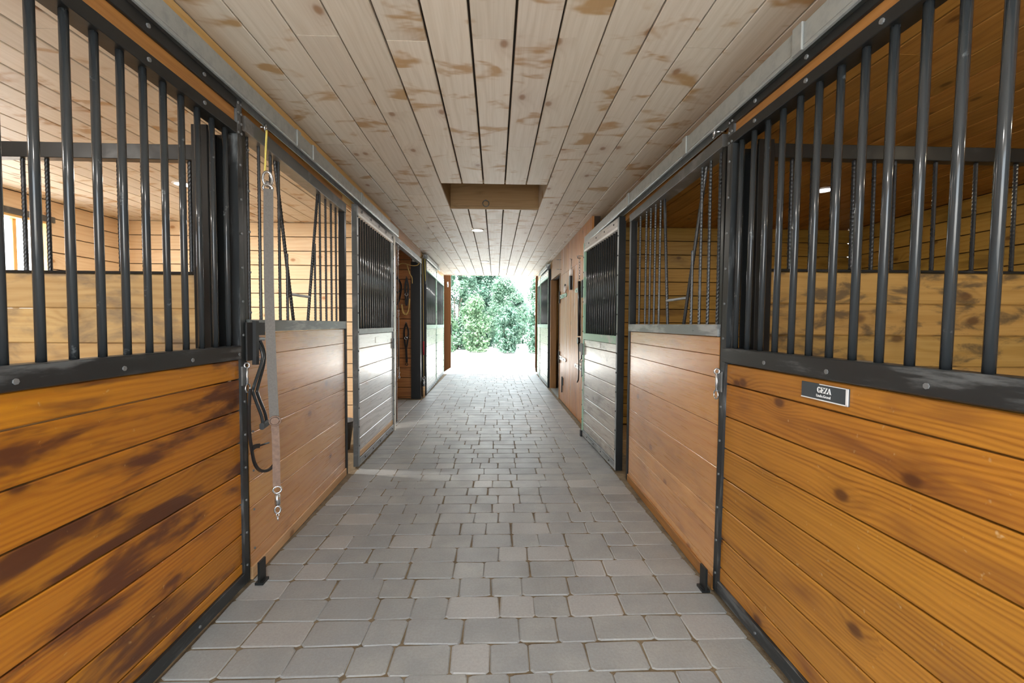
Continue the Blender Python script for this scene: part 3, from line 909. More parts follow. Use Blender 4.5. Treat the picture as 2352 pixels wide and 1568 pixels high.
# --- greyed doors slid half open further along
def grey_door(s, X, Y0, Y1, label, zs, pmat, zm, zg, ztop, nb, mrail, stile_far, stile_near, special=None, trim='grey_steel', head='weathered'):
    root = empty('sliding_stall_door', (X[0], (Y0 + Y1) / 2, 0), label, 'stall door', 'sliding stall doors along the aisle')
    b = Bay(root, s, X, Y0, Y1)
    b.v('stile', Y0 + .025, .034, 0.015, ztop, -0.002, 0.045, stile_near)
    b.v('edge_channel', Y0 + .004, .01, 0.015, ztop, 0.0, 0.045 if s < 0 else 0.06, 'dull_steel' if s < 0 else 'black')
    b.v('stile', Y1 - .02, .04, 0.015, ztop, -0.002, 0.055, stile_far)
    b.h('bottom_rail', Y0 + .04, Y1 - .04, 0.015, 0.08, -0.002, 0.05, 'grey_steel')
    b.h('middle_rail', Y0 + .04, Y1 - .04, zm[0], zm[1], -0.003, 0.05, mrail)
    b.h('head_trim', Y0 + .04, Y1 - .04, zg, zg + .022, -0.004, 0.05, 'white' if trim == 'grey_steel' else trim)
    b.h('head_plank', Y0 + .04, Y1 - .04, zg + .022, ztop - .0, 0.002, 0.045, head)
    planks(b, Y0 + .04, Y1 - .04, zs, 0.008, pmat, special=special)
    for k in range(nb):
        y = Y0 + .04 + (Y1 - Y0 - .08) * (k + .5) / nb
        cyl('bar', root, b.p(0.027, y, zm[1]), b.p(0.027, y, zg), 0.0115, 'bar', 10)
    bl = [(Y0 + .02, z) for z in frange(.2, ztop, .17)] + [(Y1 - .02, z) for z in frange(.2, ztop, .17)]
    bl += [(y, z) for y in frange(Y0 + .15, Y1, .3) for z in (zg + .06, ztop - .04)] + [(y, .048) for y in frange(Y0 + .2, Y1, .28)]
    b.bolts(bl, 0.0075, 'darkbolt', -0.002)
    return b
bLC = grey_door(-1, (-1.222, -1.226), 4.0, 5.435, 'silver-grey plank stall door with dense bars left ajar before the tack room', [1.2, 1.069, .899, .745, .583, .429, .259, .14, .08], 'weathered', (1.2, 1.25), 2.255, 2.342, 17,
                'grey_steel', 'grey_steel', 'grey_steel', special={7: 'tan_base'})
bLC.v('jamb_board', 5.45, .05, 0.0, 2.342, -0.012, 0.05, 'pale_plank')
bLC.v('latch', 5.40, .03, 1.0, 1.12, -0.016, -0.002, 'dull_steel')
bLC.h('label_holder', 4.62, 4.76, 1.10, 1.16, 0.004, 0.012, 'weathered')
bRC = grey_door(1, (1.062, 1.012), 3.845, 5.15, 'scuffed grey plank stall door with green rail beside the vertical board doors', [1.13, 1.05, .905, .755, .605, .468, .32, .18, .08], 'weathered_dirty', (1.13, 1.2), 2.13, 2.232, 16,
                'green', 'green', 'grey_steel')
bRC.h('label_holder', 4.42, 4.54, 1.065, 1.115, 0.004, 0.012, 'weathered')
bRC.v('latch', 5.12, .03, .95, 1.08, -0.016, -0.002, 'dull_steel')
bRC.v('floor_roller', 5.13, .05, 0.0, .07, -0.02, 0.0, 'black')
# --- far doors and far fronts
bLD = grey_door(-1, (-1.25, -1.285), 8.10, 9.80, 'pale plank stall door with green-edged dark bars next to the red lead', [1.2, 1.05, .88, .71, .54, .37, .2, .08], 'pale_plank', (1.2, 1.275), 2.26, 2.44, 18, 'green', 'green', 'green', trim='green', head='pale_plank')
bLD2 = grey_door(-1, (-1.29, -1.325), 9.84, 11.52, 'pale plank stall front with green rail nearest the left side of the exit', [1.2, 1.05, .88, .71, .54, .37, .2, .08], 'pale_plank', (1.2, 1.275), 2.26, 2.44, 12, 'green', 'green', 'green', trim='green', head='pale_plank')
bRD = grey_door(1, (1.075, 1.065), 9.12, 10.72, 'pale plank stall door with green rail past the open doorway', [1.22, 1.05, .88, .71, .54, .37, .2, .08], 'pale_plank', (1.22, 1.30), 2.26, 2.42, 18, 'green', 'green', 'green', trim='green', head='pale_plank')
bRD2 = grey_door(1, (1.085, 1.085), 10.76, 11.55, 'narrow pale barred stall front nearest the right side of the exit', [1.22, 1.05, .88, .71, .54, .37, .2, .08], 'pale_plank', (1.22, 1.30), 2.26, 2.42, 6, 'green', 'green', 'green', trim='green', head='pale_plank')

# ------------------------------------------------------------------ header beams, tracks
def trim(name, p0, p1, w, t, n, mat):
    o = beam(name, None, p0, p1, w, t, n, mat)
    o['kind'] = 'structure'
    return o
trim('trim_2', (-1.285, YB, 2.433), (-1.285, 5.45, 2.433), 0.25, 0.04, (1, 0, 0), 'yellow')
trim('trim_3', (-1.262, 2.25, 2.328), (-1.30, 5.45, 2.328), 0.05, 0.03, (1, 0, 0), 'header')
trim('trim_4', (1.135, YB, 2.27), (1.135, 5.3, 2.27), 0.15, 0.04, (1, 0, 0), 'header')
trim('trim_5', (-1.30, 5.47, 2.475), (-1.315, 7.72, 2.475), 0.16, 0.06, (1, 0, 0), 'header')
trim('trim_6', (-1.285, 5.47, 2.36), (-1.30, 7.72, 2.36), 0.075, 0.07, (1, 0, 0), 'grey_steel')
trim('trim_7', (-1.34, 7.80, 2.50), (-1.36, YE, 2.50), 0.11, 0.04, (1, 0, 0), 'yellow')
trim('trim_8', (1.13, 8.95, 2.49), (1.13, YE, 2.49), 0.13, 0.04, (1, 0, 0), 'yellow')

def track(s, x, y0, y1, z0, z1, brackets, label, mat='galv', back=None):
    root = empty('door_track', (x, (y0 + y1) / 2, z0), label, 'door track', 'galvanised door tracks under the ceiling')
    zc = (z0 + z1) / 2
    beam('face', root, (x, y0, zc + .006), (x, y1, zc + .006), z1 - z0 - .012, .004, (1, 0, 0), mat, .001)
    beam('top_flange', root, (x + s * .03, y0, z1), (x + s * .03, y1, z1), .06, .004, (0, 0, 1), mat, .001)
    beam('back', root, (x + s * .06, y0, zc), (x + s * .06, y1, zc), z1 - z0, .004, (1, 0, 0), mat, .001)
    beam('lip', root, (x + s * .006, y0, z0 + .006), (x + s * .006, y1, z0 + .006), .014, .018, (1, 0, 0), mat, .004)
    for y in brackets:
        bk = beam('bracket', root, (x - s * .006, y, z0 - .004), (x - s * .006, y, z1 + .004), .05, .008, (1, 0, 0), mat, .002)
        beam('bracket_top', bk, (x, y, z1 + .005), (x + s * .07, y, z1 + .005), .04, .006, (0, 0, 1), mat, .001)
track(-1, -1.178, YB, 5.50, 2.345, 2.432, (-0.6, 0.6, 2.74, 2.97, 4.0), 'galvanised door track over the stained door and the hanging strap')
track(1, 1.035, YB, 5.22, 2.235, 2.32, (-0.6, 0.5, 1.53, 2.447, 3.5), 'galvanised door track over the name-plate door')
track(-1, -1.225, 8.05, 9.95, 2.45, 2.525, (8.1, 9.6), 'short galvanised door track above the pale door past the tack room')
track(1, 1.03, 9.0, 10.8, 2.43, 2.51, (9.1, 10.5), 'short galvanised door track above the pale door past the dark doorway')

# ------------------------------------------------------------------ tack room opening posts (left)
r = empty('steel_post', (-1.37, 7.73, 0), 'wide black steel post at the far side of the tack room opening', 'post', 'steel posts along the stall fronts')
beam('web', r, (-1.37, 7.725, 0), (-1.37, 7.725, 2.35), .16, .02, (0, 1, 0), 'black')
beam('flange', r, (-1.295, 7.77, 0), (-1.295, 7.77, 2.35), .09, .012, (1, 0, 0), 'black')
r = empty('steel_post', (-1.285, 8.04, 0), 'slim black steel channel post beside the hanging red lead', 'post', 'steel posts along the stall fronts')
beam('web', r, (-1.30, 8.04, 0), (-1.30, 8.04, 2.45), .09, .02, (1, 0, 0), 'black')
beam('flange', r, (-1.27, 8.08, 0), (-1.27, 8.08, 2.45), .012, .06, (1, 0, 0), 'black')
mb = MB(); mb.box((-1.36, 7.815, 0), (-1.345, 7.995, 2.44)); tag(mb.build('wall_post_infill', 'black'), kind='structure')
# right side doorway post
r = empty('steel_post', (1.10, 9.06, 0), 'black steel post between the dark doorway and the pale door', 'post', 'steel posts along the stall fronts')
beam('web', r, (1.13, 9.05, 0), (1.13, 9.05, 2.42), .07, .02, (1, 0, 0), 'black')
beam('flange', r, (1.10, 9.085, 0), (1.10, 9.085, 2.42), .012, .06, (1, 0, 0), 'black')

# ------------------------------------------------------------------ right wall of vertical boards with two plank doors
BX = 1.115
mb = MB()
mb.box((BX + .03, 5.2, 0), (BX + .10, 5.58, CEIL)); mb.box((BX + .03, 5.58, 2.12), (BX + .10, 7.70, CEIL)); mb.box((BX + .03, 7.70, 2.18), (BX + .10, 9.0, CEIL))
wv = tag(mb.build('wall_right_boards', 'darkwall'), kind='structure')
def vboards(parent, y0, y1, z0, z1, x, pitch, mat, t=0.028):
    y = y0
    n = max(1, round((y1 - y0) / pitch))
    w = (y1 - y0) / n
    for k in range(n):
        yc = y0 + (k + .5) * w
        beam('plank', parent, (x, yc, z0), (x, yc, z1), w - .003, t, (1, 0, 0), mat, 0.004)
vboards(wv, 5.2, 5.57, 0.0, CEIL, BX + .015, 0.105, 'vertical')
vboards(wv, 5.57, 7.70, 2.13, CEIL, BX + .015, 0.105, 'vertical')
vboards(wv, 7.70, 8.99, 2.19, CEIL, BX + .015, 0.105, 'header')
for nm, y0, y1, hy, dr in (('door_1', 5.58, 6.62, 5.58, 1), ('door_2', 6.63, 7.69, 7.69, -1)):
    d = empty(nm, (BX, (y0 + y1) / 2, 0), kind='structure')
    vboards(d, y0 + .004, y1 - .004, 0.015, 2.125, BX + .014, 0.105, 'vertical')
    for zc, mt in ((1.765, 'green'), (.735, 'white')):
        mbh = MB()
        ya, yb = hy, hy + dr * (.62 if dr > 0 else .75)
        pts = [(ya, zc - .035), (ya, zc + .035), (yb - dr * .06, zc + .028), (yb, zc), (yb - dr * .06, zc - .028)]
        f = [(BX - .012, y, z) for y, z in pts]; g = [(BX - .001, y, z) for y, z in pts]
        k = 5
        mbh.add(f + g, [tuple(range(k - 1, -1, -1)) if dr > 0 else tuple(range(k)), tuple(range(k, 2 * k))] + [(i, (i + 1) % k, k + (i + 1) % k, k + i) for i in range(k)])
        hg = mbh.build('strap_hinge', mt, d)
        mbb = MB()
        for q in (.12, .3, .5):
            mbb.disc((BX - .012, hy + dr * q, zc + (.01 if q == .3 else -.006)), (-1, 0, 0), .012, .005, 8)
        bo = mbb.build('hinge_bolts', 'darkbolt', hg); bo['kind'] = 'stuff'
        mbb = MB(); mbb.tube([(BX - .014, hy + dr * .012, zc - .1), (BX - .014, hy + dr * .012, zc + .1)], .014, 10); mbb.build('hinge_knuckle', 'dull_steel', d)
# open doorway beyond: jambs, threshold and a dark room
trim('trim_9', (BX + .05, 7.715, 0), (BX + .05, 7.715, 2.18), .03, .12, (1, 0, 0), 'header')
trim('trim_10', (BX + .05, 8.975, 0), (BX + .05, 8.975, 2.18), .05, .12, (1, 0, 0), 'header')
mb = MB(); mb.box((BX, 7.735, -.05), (1.33, 8.95, .012)); tag(mb.build('door_threshold', 'galv'), kind='structure')
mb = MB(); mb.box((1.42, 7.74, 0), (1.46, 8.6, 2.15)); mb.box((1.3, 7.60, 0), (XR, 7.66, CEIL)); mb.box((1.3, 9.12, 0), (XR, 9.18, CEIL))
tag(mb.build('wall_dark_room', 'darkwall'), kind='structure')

# ------------------------------------------------------------------ barn end doors swung outwards
def leaf(nm, hx, hy, ex, ey, mat, edge):
    d = empty(nm, (hx, hy, 0), kind='structure')
    p, q = Vector((hx, hy, 0)), Vector((ex, ey, 0))
    n = 7
    nn = (q - p).normalized().cross(Vector((0, 0, 1)))
    for k in range(n):
        a = p.lerp(q, (k + .5) / n)
        beam('plank', d, a + Vector((0, 0, .03)), a + Vector((0, 0, 2.78)), (q - p).length / n - .003, .04, nn, mat, .004)
    u = (q - p).normalized()
    e = q + u * .022
    beam('edge_trim', d, e + Vector((0, 0, .03)), e + Vector((0, 0, 2.80)), .04, .05, nn, edge)
    pu = q - nn * math.copysign(.035, nn.x * hx)
    beam('pull', d, pu + Vector((0, 0, 1.0)), pu + Vector((0, 0, 1.27)), .03, .03, nn, 'dull_steel')
leaf('door_3', -1.375, 11.76, -1.31, 12.9, 'leaf_wood', 'red_edge')
leaf('door_4', 1.09, 11.76, 1.175, 12.9, 'leaf_wood', 'red_edge')
mb = MB(); mb.disc((-1.325, 12.3, 2.37), (1, 0.06, 0), .07, .03, 18)
pl_ = mb.build('hook_plate', 'white', base=(-1.325, 12.3, 2.37))
tag(pl_, 'small round white plate high on the orange door swung outside', 'wall plate')

# ------------------------------------------------------------------ ceiling lamps
def lamp(x, y, w, label, col=(1, .96, .9), r=.088):
    root = empty('ceiling_light', (x, y, CEIL), label, 'ceiling light', 'round flush ceiling lamps')
    mb = MB()
    seg = 28
    prof = [(r, 0.0), (r, -.006), (r * .93, -.012), (r * .82, -.010), (r * .80, -.004)]
    vs = [(x + pr * math.cos(2 * math.pi * i / seg), y + pr * math.sin(2 * math.pi * i / seg), CEIL + pz) for pr, pz in prof for i in range(seg)]
    mb.add(vs, [(k * seg + i, k * seg + (i + 1) % seg, (k + 1) * seg + (i + 1) % seg, (k + 1) * seg + i) for k in range(len(prof) - 1) for i in range(seg)], True)
    mb.build('trim_ring', 'white', root)
    mb = MB(); mb.disc((x, y, CEIL - .002), (0, 0, -1), r * .81, .004, 28); mb.build('lens', 'lampglow', root)
    ld = bpy.data.lights.new('lamp_light', 'AREA')
    ld.shape = 'DISK'; ld.size = r * 1.5; ld.energy = w; ld.color = col
    lo = bpy.data.objects.new('lamp_light', ld)
    link(lo, root, Matrix.Translation((x, y, CEIL - .02)))
lamp(-.247, 6.06, LAMP_W, 'round ceiling lamp in the aisle just past the hatch')
lamp(-.227, 9.07, LAMP_W, 'round ceiling lamp in the aisle nearest the exit')
lamp(-.247, -0.1, LAMP_W * 1.25, 'unseen round ceiling lamp added above the camera end of the aisle')  # lamp out of view, added to brighten the near aisle
lamp(-2.85, 4.23, 75, 'round ceiling lamp in the stall with the window', (1, .93, .84))
lamp(3.03, 4.07, 20, 'round ceiling lamp in the amber stall behind the name-plate door', (1, .86, .62))
lamp(-2.85, 0.7, 45, 'unseen round ceiling lamp added in the near stall behind the stained door', (1, .93, .84))  # out-of-view lamp put in to light the near stall
lamp(3.03, 0.6, 13, 'unseen round ceiling lamp added in the near stall behind the name-plate door', (1, .86, .62))  # also unseen, added for light behind the bars
lamp(-2.9, 6.9, 2.5, 'round ceiling lamp inside the tack room', (1, .9, .78))

# ------------------------------------------------------------------ tack on the left side
# cross-tie strap
t = empty('cross_tie_strap', (-1.175, 2.36, .28), 'long grey webbing cross-tie strap hanging from a yellow cord', 'strap')
mb = MB(); mb.ring((-1.222, 2.451, 2.328), (1, .2, 0), .018, .005); mb.tube([(-1.26, 2.451, 2.333), (-1.235, 2.451, 2.333)], .005); mb.build('eye_bolt', 'chrome', t)
mb = MB(); mb.tube(smooth_pts([(-1.215, 2.448, 2.316), (-1.21, 2.425, 2.2), (-1.2, 2.398, 2.075)]), .0045); mb.tube(smooth_pts([(-1.215, 2.452, 2.316), (-1.212, 2.432, 2.2), (-1.2, 2.392, 2.075)]), .0045); mb.build('cord', 'cord', t)
mb = MB()
mb.ring((-1.180, 2.380, 2.04), (.6, -.8, 0), .022, .0065, 16, 8, 1.7)
mb.ring((-1.165, 2.352, 1.985), (.6, -.8, 0), .022, .006, 14, 8, .8)
mb.tube([(-1.170, 2.360, 2.0), (-1.175, 2.37, 2.02)], .011)
mb.build('snap_hook', 'chrome', t)
SP = smooth_pts([(-1.145, 2.317, 1.972), (-1.142, 2.304, 1.7), (-1.138, 2.296, 1.391), (-1.138, 2.312, 1.03), (-1.138, 2.329, .79)])
mb = MB(); mb.ribbon(SP, .044, .005, (.45, -.9, 0)); mb.build('webbing', 'strap', t)
mb = MB(); mb.ribbon(smooth_pts([(-1.137, 2.328, .82), (-1.137, 2.339, .66), (-1.140, 2.346, .445)]), .036, .006, (.45, -.9, 0)); mb.build('lower_webbing', 'strap_brown', t)
mb = MB()
mb.ring((-1.132, 2.322, .795), (.45, -.9, 0), .026, .004, 16, 6, .9); mb.disc((-1.135, 2.325, .795), (.45, -.9, 0), .019, .008, 12)
mb.build('buckle', 'strap_brown', t)
mb = MB()
mb.ring((-1.140, 2.351, .425), (.45, -.9, 0), .02, .005, 14, 6, .9)
mb.tube([(-1.140, 2.351, .40), (-1.140, 2.352, .345)], .0135)
mb.ring((-1.140, 2.353, .318), (.45, -.9, 0), .014, .005, 14, 6, 1.4)
mb.chain((-1.140, 2.353, .30), (-1.137, 2.347, .265), .008, .0025)
mb.build('end_snap', 'chrome', t)

# folding saddle rack
t = empty('saddle_rack', (-1.21, 2.27, .78), 'black folding saddle rack with bent twin bars on the stall front', 'saddle rack')
beam('back_plate', t, (-1.194, 2.225, 1.115), (-1.194, 2.225, 1.30), .085, .008, (1, 0, 0), 'rubber')
beam('hinge_plate', t, (-1.184, 2.245, 1.092), (-1.184, 2.25, 1.308), .03, .02, (1, 0, 0), 'rubber')
beam('side_plate', t, (-1.210, 2.345, 1.235), (-1.210, 2.345, 1.30), .075, .01, (1, 0, 0), 'rubber')
cyl('pivot_bar', t, (-1.19, 2.25, 1.219), (-1.195, 2.345, 1.216), .009, 'grey_steel')
cyl('stop_bar', t, (-1.19, 2.235, 1.118), (-1.192, 2.318, 1.112), .007, 'grey_steel')
mb = MB(); mb.tube(smooth_pts([(-1.19, 2.262, 1.215), (-1.175, 2.289, 1.149), (-1.172, 2.276, 1.095), (-1.17, 2.196, .985), (-1.17, 2.195, .953), (-1.17, 2.261, .839), (-1.172, 2.282, .79)], 5), .0075); mb.build('bent_bar', 'bar', t)
mb = MB(); mb.tube(smooth_pts([(-1.195, 2.310, 1.21), (-1.188, 2.333, 1.155), (-1.187, 2.330, 1.091), (-1.185, 2.262, .975), (-1.185, 2.261, .943), (-1.185, 2.326, .838), (-1.185, 2.344, .785)], 5), .0075); mb.build('bent_bar', 'bar', t)
beam('front_pad', t, (-1.172, 2.27, .778), (-1.185, 2.35, .78), .034, .022, (1, 0, 0), 'rubber', .006)
# rein loop
t = empty('leather_rein', (-1.18, 2.3, .53), 'black leather rein hanging in a loop below the saddle rack', 'rein')
mb = MB(); mb.ribbon(smooth_pts([(-1.165, 2.158, .985), (-1.172, 2.158, .887), (-1.18, 2.173, .77), (-1.18, 2.188, .691), (-1.18, 2.21, .615), (-1.182, 2.257, .562), (-1.184, 2.317, .536), (-1.184, 2.373, .530), (-1.186, 2.425, .546), (-1.188, 2.454, .575), (-1.19, 2.472, .62), (-1.192, 2.462, .673), (-1.194, 2.435, .757), (-1.196, 2.41, .80)], 5), .014, .009, (1, 0, 0)); mb.build('loop', 'leather', t)
mb = MB(); mb.ribbon(smooth_pts([(-1.176, 2.188, .688), (-1.176, 2.215, .692), (-1.175, 2.251, .686)]), .022, .006, (1, 0, 0)); mb.tube([(-1.176, 2.25, .686), (-1.176, 2.345, .676)], .0045); mb.build('keeper', 'leather', t)

# bucket inside the second stall
bx, by = -1.60, 4.62
t = empty('feed_bucket', (bx, by, 0), 'grey feed bucket seen through the gap beside the grey door', 'bucket')
mb = MB()
prof = [(.10, .0), (.14, .30), (.152, .30), (.152, .275), (.145, .27)]
seg = 24
vs = [(bx + pr * math.cos(2 * math.pi * i / seg), by + pr * math.sin(2 * math.pi * i / seg), pz) for pr, pz in prof for i in range(seg)]
mb.add(vs, [(k * seg + i, k * seg + (i + 1) % seg, (k + 1) * seg + (i + 1) % seg, (k + 1) * seg + i) for k in range(len(prof) - 1) for i in range(seg)] + [tuple(range(seg - 1, -1, -1))], True)
mb.build('body', 'bucket', t)
mb = MB(); mb.ring((bx, by, .29), (0, 0, 1), .15, .008, 24); mb.build('rim', 'rubber', t)
mb = MB(); mb.tube([(bx + .15 * math.cos(a), by + .02, .29 - .12 * math.sin(a)) for a in [math.pi * k / 12 for k in range(13)]], .004); mb.build('handle', 'chrome', t)

# tack room: hanging lines, halters, ropes
t = empty('cross_tie_chain', (-1.28, 5.93, .57), 'thin cross-tie line with chain ends hanging at the tack room opening', 'cross-tie')
for q in (((-1.28, 5.93, 2.32), (-1.28, 5.93, 2.06)), ((-1.28, 5.945, 1.48), (-1.28, 5.945, 1.38)), ((-1.28, 5.94, .72), (-1.275, 5.95, .57), .014, .004)):
    mb = MB(); mb.chain(*q); mb.build('chain', 'chrome', t)
mb = MB(); mb.tube([(-1.28, 5.93, 2.06), (-1.28, 5.945, 1.48)], .005); mb.tube([(-1.28, 5.94, 1.38), (-1.278, 5.935, .72)], .007); mb.tube([(-1.28, 5.955, 1.38), (-1.278, 5.95, .72)], .007); mb.build('line', 'strap', t)
def halter(x, z, w, h, mat, label, tail=0.0):
    t = empty('hanging_halter', (x, 7.70, z - h), label, 'halter', 'halters on the tack room wall')
    mb = MB(); mb.tube([(x, 7.76, z + .01), (x, 7.69, z + .01), (x, 7.685, z + .03)], .006); mb.build('hook', 'dull_steel', t)
    mb = MB(); mb.ribbon(smooth_pts([(x, 7.71, z), (x - w / 2, 7.715, z - h * .3), (x - w * .4, 7.71, z - h * .7), (x, 7.70, z - h), (x + w * .4, 7.705, z - h * .68), (x + w / 2, 7.715, z - h * .3), (x, 7.70, z)], 5), .03, .008, (0, 1, 0))
    mb.ribbon(smooth_pts([(x - w * .45, 7.70, z - h * .5), (x, 7.69, z - h * .58), (x + w * .45, 7.70, z - h * .5)], 5), .026, .008, (0, 1, 0)); mb.build('straps', mat, t)
    mb = MB(); mb.ring((x, 7.69, z - h * .6), (0, 1, 0), .025, .006); mb.build('ring', 'chrome', t)
    if tail:
        mb = MB(); mb.ribbon([(x, 7.70, z - h), (x + .01, 7.70, z - h - tail)], .035, .012, (0, 1, 0)); mb.ring((x + .01, 7.70, z - h - tail - .03), (0, 1, 0), .02, .006); mb.build('lead', mat, t)
halter(-1.68, 2.09, .13, .46, 'leather', 'thick black halter hanging leftmost on the tack room wall')
halter(-1.52, 2.07, .05, .46, 'rubber', 'black halter with chrome ring hanging next to the coiled rope', .0)
halter(-1.53, 1.30, .07, .42, 'leather', 'narrow black bridle hanging low beside the wide steel post', .25)
t = empty('coiled_rope', (-1.52, 7.70, 1.45), 'pale rope looped on the tack room wall', 'rope')
mb = MB()
for q in range(2):
    mb.tube(smooth_pts([(-1.60 - .01 * q, 7.71, 1.62), (-1.575, 7.70 - .012 * q, 1.50 - .02 * q), (-1.52, 7.69 - .01 * q, 1.47 - .02 * q), (-1.485, 7.70, 1.54), (-1.475 + .01 * q, 7.71, 1.72)], 6), .009)
mb.build('loop', 'goldcord', t)
mb = MB(); mb.tube([(-1.478, 7.75, 1.73), (-1.478, 7.69, 1.73)], .006); mb.build('hook', 'dull_steel', t)
mb = MB(); mb.tube([(-1.605, 7.75, 1.62), (-1.605, 7.69, 1.63)], .006); mb.build('hook', 'dull_steel', t)
t = empty('gold_cord', (-1.5, 7.6, 2.0), 'frayed gold cord drooping from the header over the tack room opening', 'cord')
mb = MB(); mb.tube(smooth_pts([(-1.27, 7.70, 2.46), (-1.30, 7.62, 2.30), (-1.40, 7.60, 2.27), (-1.56, 7.62, 2.31), (-1.66, 7.64, 2.28)], 6), .007)
mb.tube(smooth_pts([(-1.50, 7.64, 2.29), (-1.46, 7.66, 2.15), (-1.425, 7.68, 2.08), (-1.42, 7.69, 1.98)], 6), .008); mb.build('strand', 'goldcord', t)
# red lead at the far side of the opening
t = empty('red_lead', (-1.255, 7.85, .06), 'thin lead with a red grip and bright snap hanging between black posts', 'lead')
mb = MB(); mb.tube(smooth_pts([(-1.27, 7.85, 2.44), (-1.262, 7.86, 1.7), (-1.258, 7.86, .98)], 5), .006); mb.tube([(-1.258, 7.862, .76), (-1.256, 7.865, .36)], .006); mb.build('cord', 'goldcord', t)
mb = MB(); mb.tube([(-1.258, 7.86, .99), (-1.258, 7.862, .75)], .012, 10); mb.build('grip', 'red', t)
mb = MB(); mb.ring((-1.255, 7.865, .34), (1, -.6, 0), .03, .007); mb.tube([(-1.255, 7.865, .30), (-1.255, 7.865, .20)], .02, 10); mb.build('snap', 'chrome', t)
mb = MB(); mb.tube([(-1.255, 7.865, .20), (-1.255, 7.865, .0)], .02, 10); mb.build('stick', 'tan_base', t)
mb = MB(); mb.tube([(-1.345, 7.85, 2.43), (-1.27, 7.85, 2.445), (-1.262, 7.85, 2.47)], .006); mb.build('hook', 'dull_steel', t)
t = empty('yellow_tie', (-1.25, 7.96, 1.95), 'short yellow tie loop hanging at the post next to the red lead', 'tie')
mb = MB(); mb.tube(smooth_pts([(-1.25, 7.96, 2.44), (-1.245, 7.95, 2.25), (-1.24, 7.96, 2.05), (-1.245, 7.975, 2.15), (-1.25, 7.965, 2.44)], 5), .006); mb.build('loop', 'cord', t)
mb = MB(); mb.ring((-1.24, 7.96, 2.02), (1, 0, 0), .025, .006); mb.build('ring', 'dull_steel', t)
mb = MB(); mb.tube([(-1.30, 7.96, 2.44), (-1.25, 7.96, 2.45)], .006); mb.build('hook', 'dull_steel', t)

# ------------------------------------------------------------------ things on the right wall
t = empty('ring_bolt', (1.05, 2.165, 2.23), 'bright ring bolt on the orange header above the V-bar stall front', 'ring bolt')
mb = MB(); mb.ring((1.055, 2.168, 2.232), (1, -.3, 0), .02, .005); mb.build('ring', 'chrome', t)
mb = MB(); mb.tube([(1.118, 2.168, 2.24), (1.06, 2.168, 2.24)], .006); mb.build('shank', 'chrome', t)
t = empty('lead_whip', (1.085, 5.78, .55), 'long black whip hanging from a hook on the near plank door', 'whip')
mb = MB(); mb.tube([(1.10, 5.79, 2.16), (1.06, 5.79, 2.16), (1.055, 5.79, 2.19)], .006); mb.build('hook', 'dull_steel', t)
mb = MB(); mb.chain((1.085, 5.785, 2.14), (1.085, 5.785, 1.86), .016, .004); mb.build('chain', 'chrome', t)
mb = MB(); mb.tube([(1.085, 5.785, 1.86), (1.088, 5.77, 1.15)], .021, 10); mb.build('shaft', 'leather', t)
mb = MB(); mb.disc((1.066, 5.77, 1.09), (1, 0, 0), .045, .03, 12); mb.build('grip', 'leather', t)
mb = MB(); mb.tube(smooth_pts([(1.085, 5.785, 1.05), (1.09, 5.785, .8), (1.088, 5.785, .6), (1.08, 5.82, .54)]), .009); mb.build('lash', 'leather', t)
t = empty('latch_box', (1.08, 5.70, .9), 'square black latch box on the near plank door', 'latch box')
beam('case', t, (1.095, 5.63, .955), (1.095, 5.63, 1.06), .13, .035, (1, 0, 0), 'rubber', .004)
beam('bolt', t, (1.088, 5.60, .86), (1.088, 5.60, .96), .03, .02, (1, 0, 0), 'dull_steel')
mb = MB(); mb.ring((1.075, 5.60, .84), (1, 0, 0), .025, .006); mb.build('ring', 'chrome', t)
t = empty('door_pull', (1.08, 6.46, 1.8), 'black wooden pull with a white cord hanging on the plank doors', 'pull')
beam('handle', t, (1.085, 6.46, 1.80), (1.085, 6.47, 2.0), .085, .04, (1, 0, 0), 'leather', .012)
mb = MB(); mb.disc((1.07, 6.455, 2.05), (1, 0, 0), .05, .035, 14); mb.build('knot', 'white', t)
mb = MB(); mb.tube([(1.09, 6.455, 2.05), (1.095, 6.46, 2.24)], .006); mb.tube([(1.105, 6.46, 2.24), (1.07, 6.46, 2.25)], .006); mb.build('cord', 'chrome', t)
t = empty('spray_knob', (1.09, 6.98, 1.83), 'small white knob above the far green hinge', 'knob')
mb = MB(); mb.tube([(1.085, 6.98, 1.80), (1.085, 6.98, 1.90)], .022, 10); mb.build('body', 'white', t)
mb = MB(); mb.tube([(1.085, 6.98, 1.90), (1.085, 6.98, 1.93)], .012, 10); mb.build('neck', 'dull_steel', t)
mb = MB(); mb.tube([(1.115, 6.98, 1.84), (1.09, 6.98, 1.84)], .006); mb.build('screw', 'dull_steel', t)
for y, z, lb in ((7.62, 2.40, 'small screw hook high up over the far plank door'), (7.60, 2.235, 'small screw hook just above the dark doorway corner'), (5.62, 2.16, 'small screw hook next to the whip chain')):
    t = empty('screw_hook', (1.10, y, z), lb, 'hook', 'screw hooks on the board wall')
    mb = MB(); mb.tube([(1.116, y, z), (1.06, y, z)], .005); mb.build('shank', 'chrome', t)
    mb = MB(); mb.ring((1.045, y, z), (0, 0, 1), .018, .004); mb.build('eye', 'chrome', t)
t = empty('door_stop', (1.08, 5.5, 1.63), 'short black door stop beside the near green hinge', 'door stop')
beam('block', t, (1.085, 5.505, 1.635), (1.085, 5.505, 1.845), .07, .05, (1, 0, 0), 'rubber', .01)
beam('back_plate', t, (1.11, 5.505, 1.62), (1.11, 5.505, 1.86), .08, .008, (1, 0, 0), 'dull_steel')
t = empty('door_bolt', (1.09, 7.3, .25), 'dark slide bolt low on the far plank door', 'bolt')
beam('plate', t, (1.108, 7.30, .30), (1.108, 7.30, .42), .09, .012, (1, 0, 0), 'dull_steel')
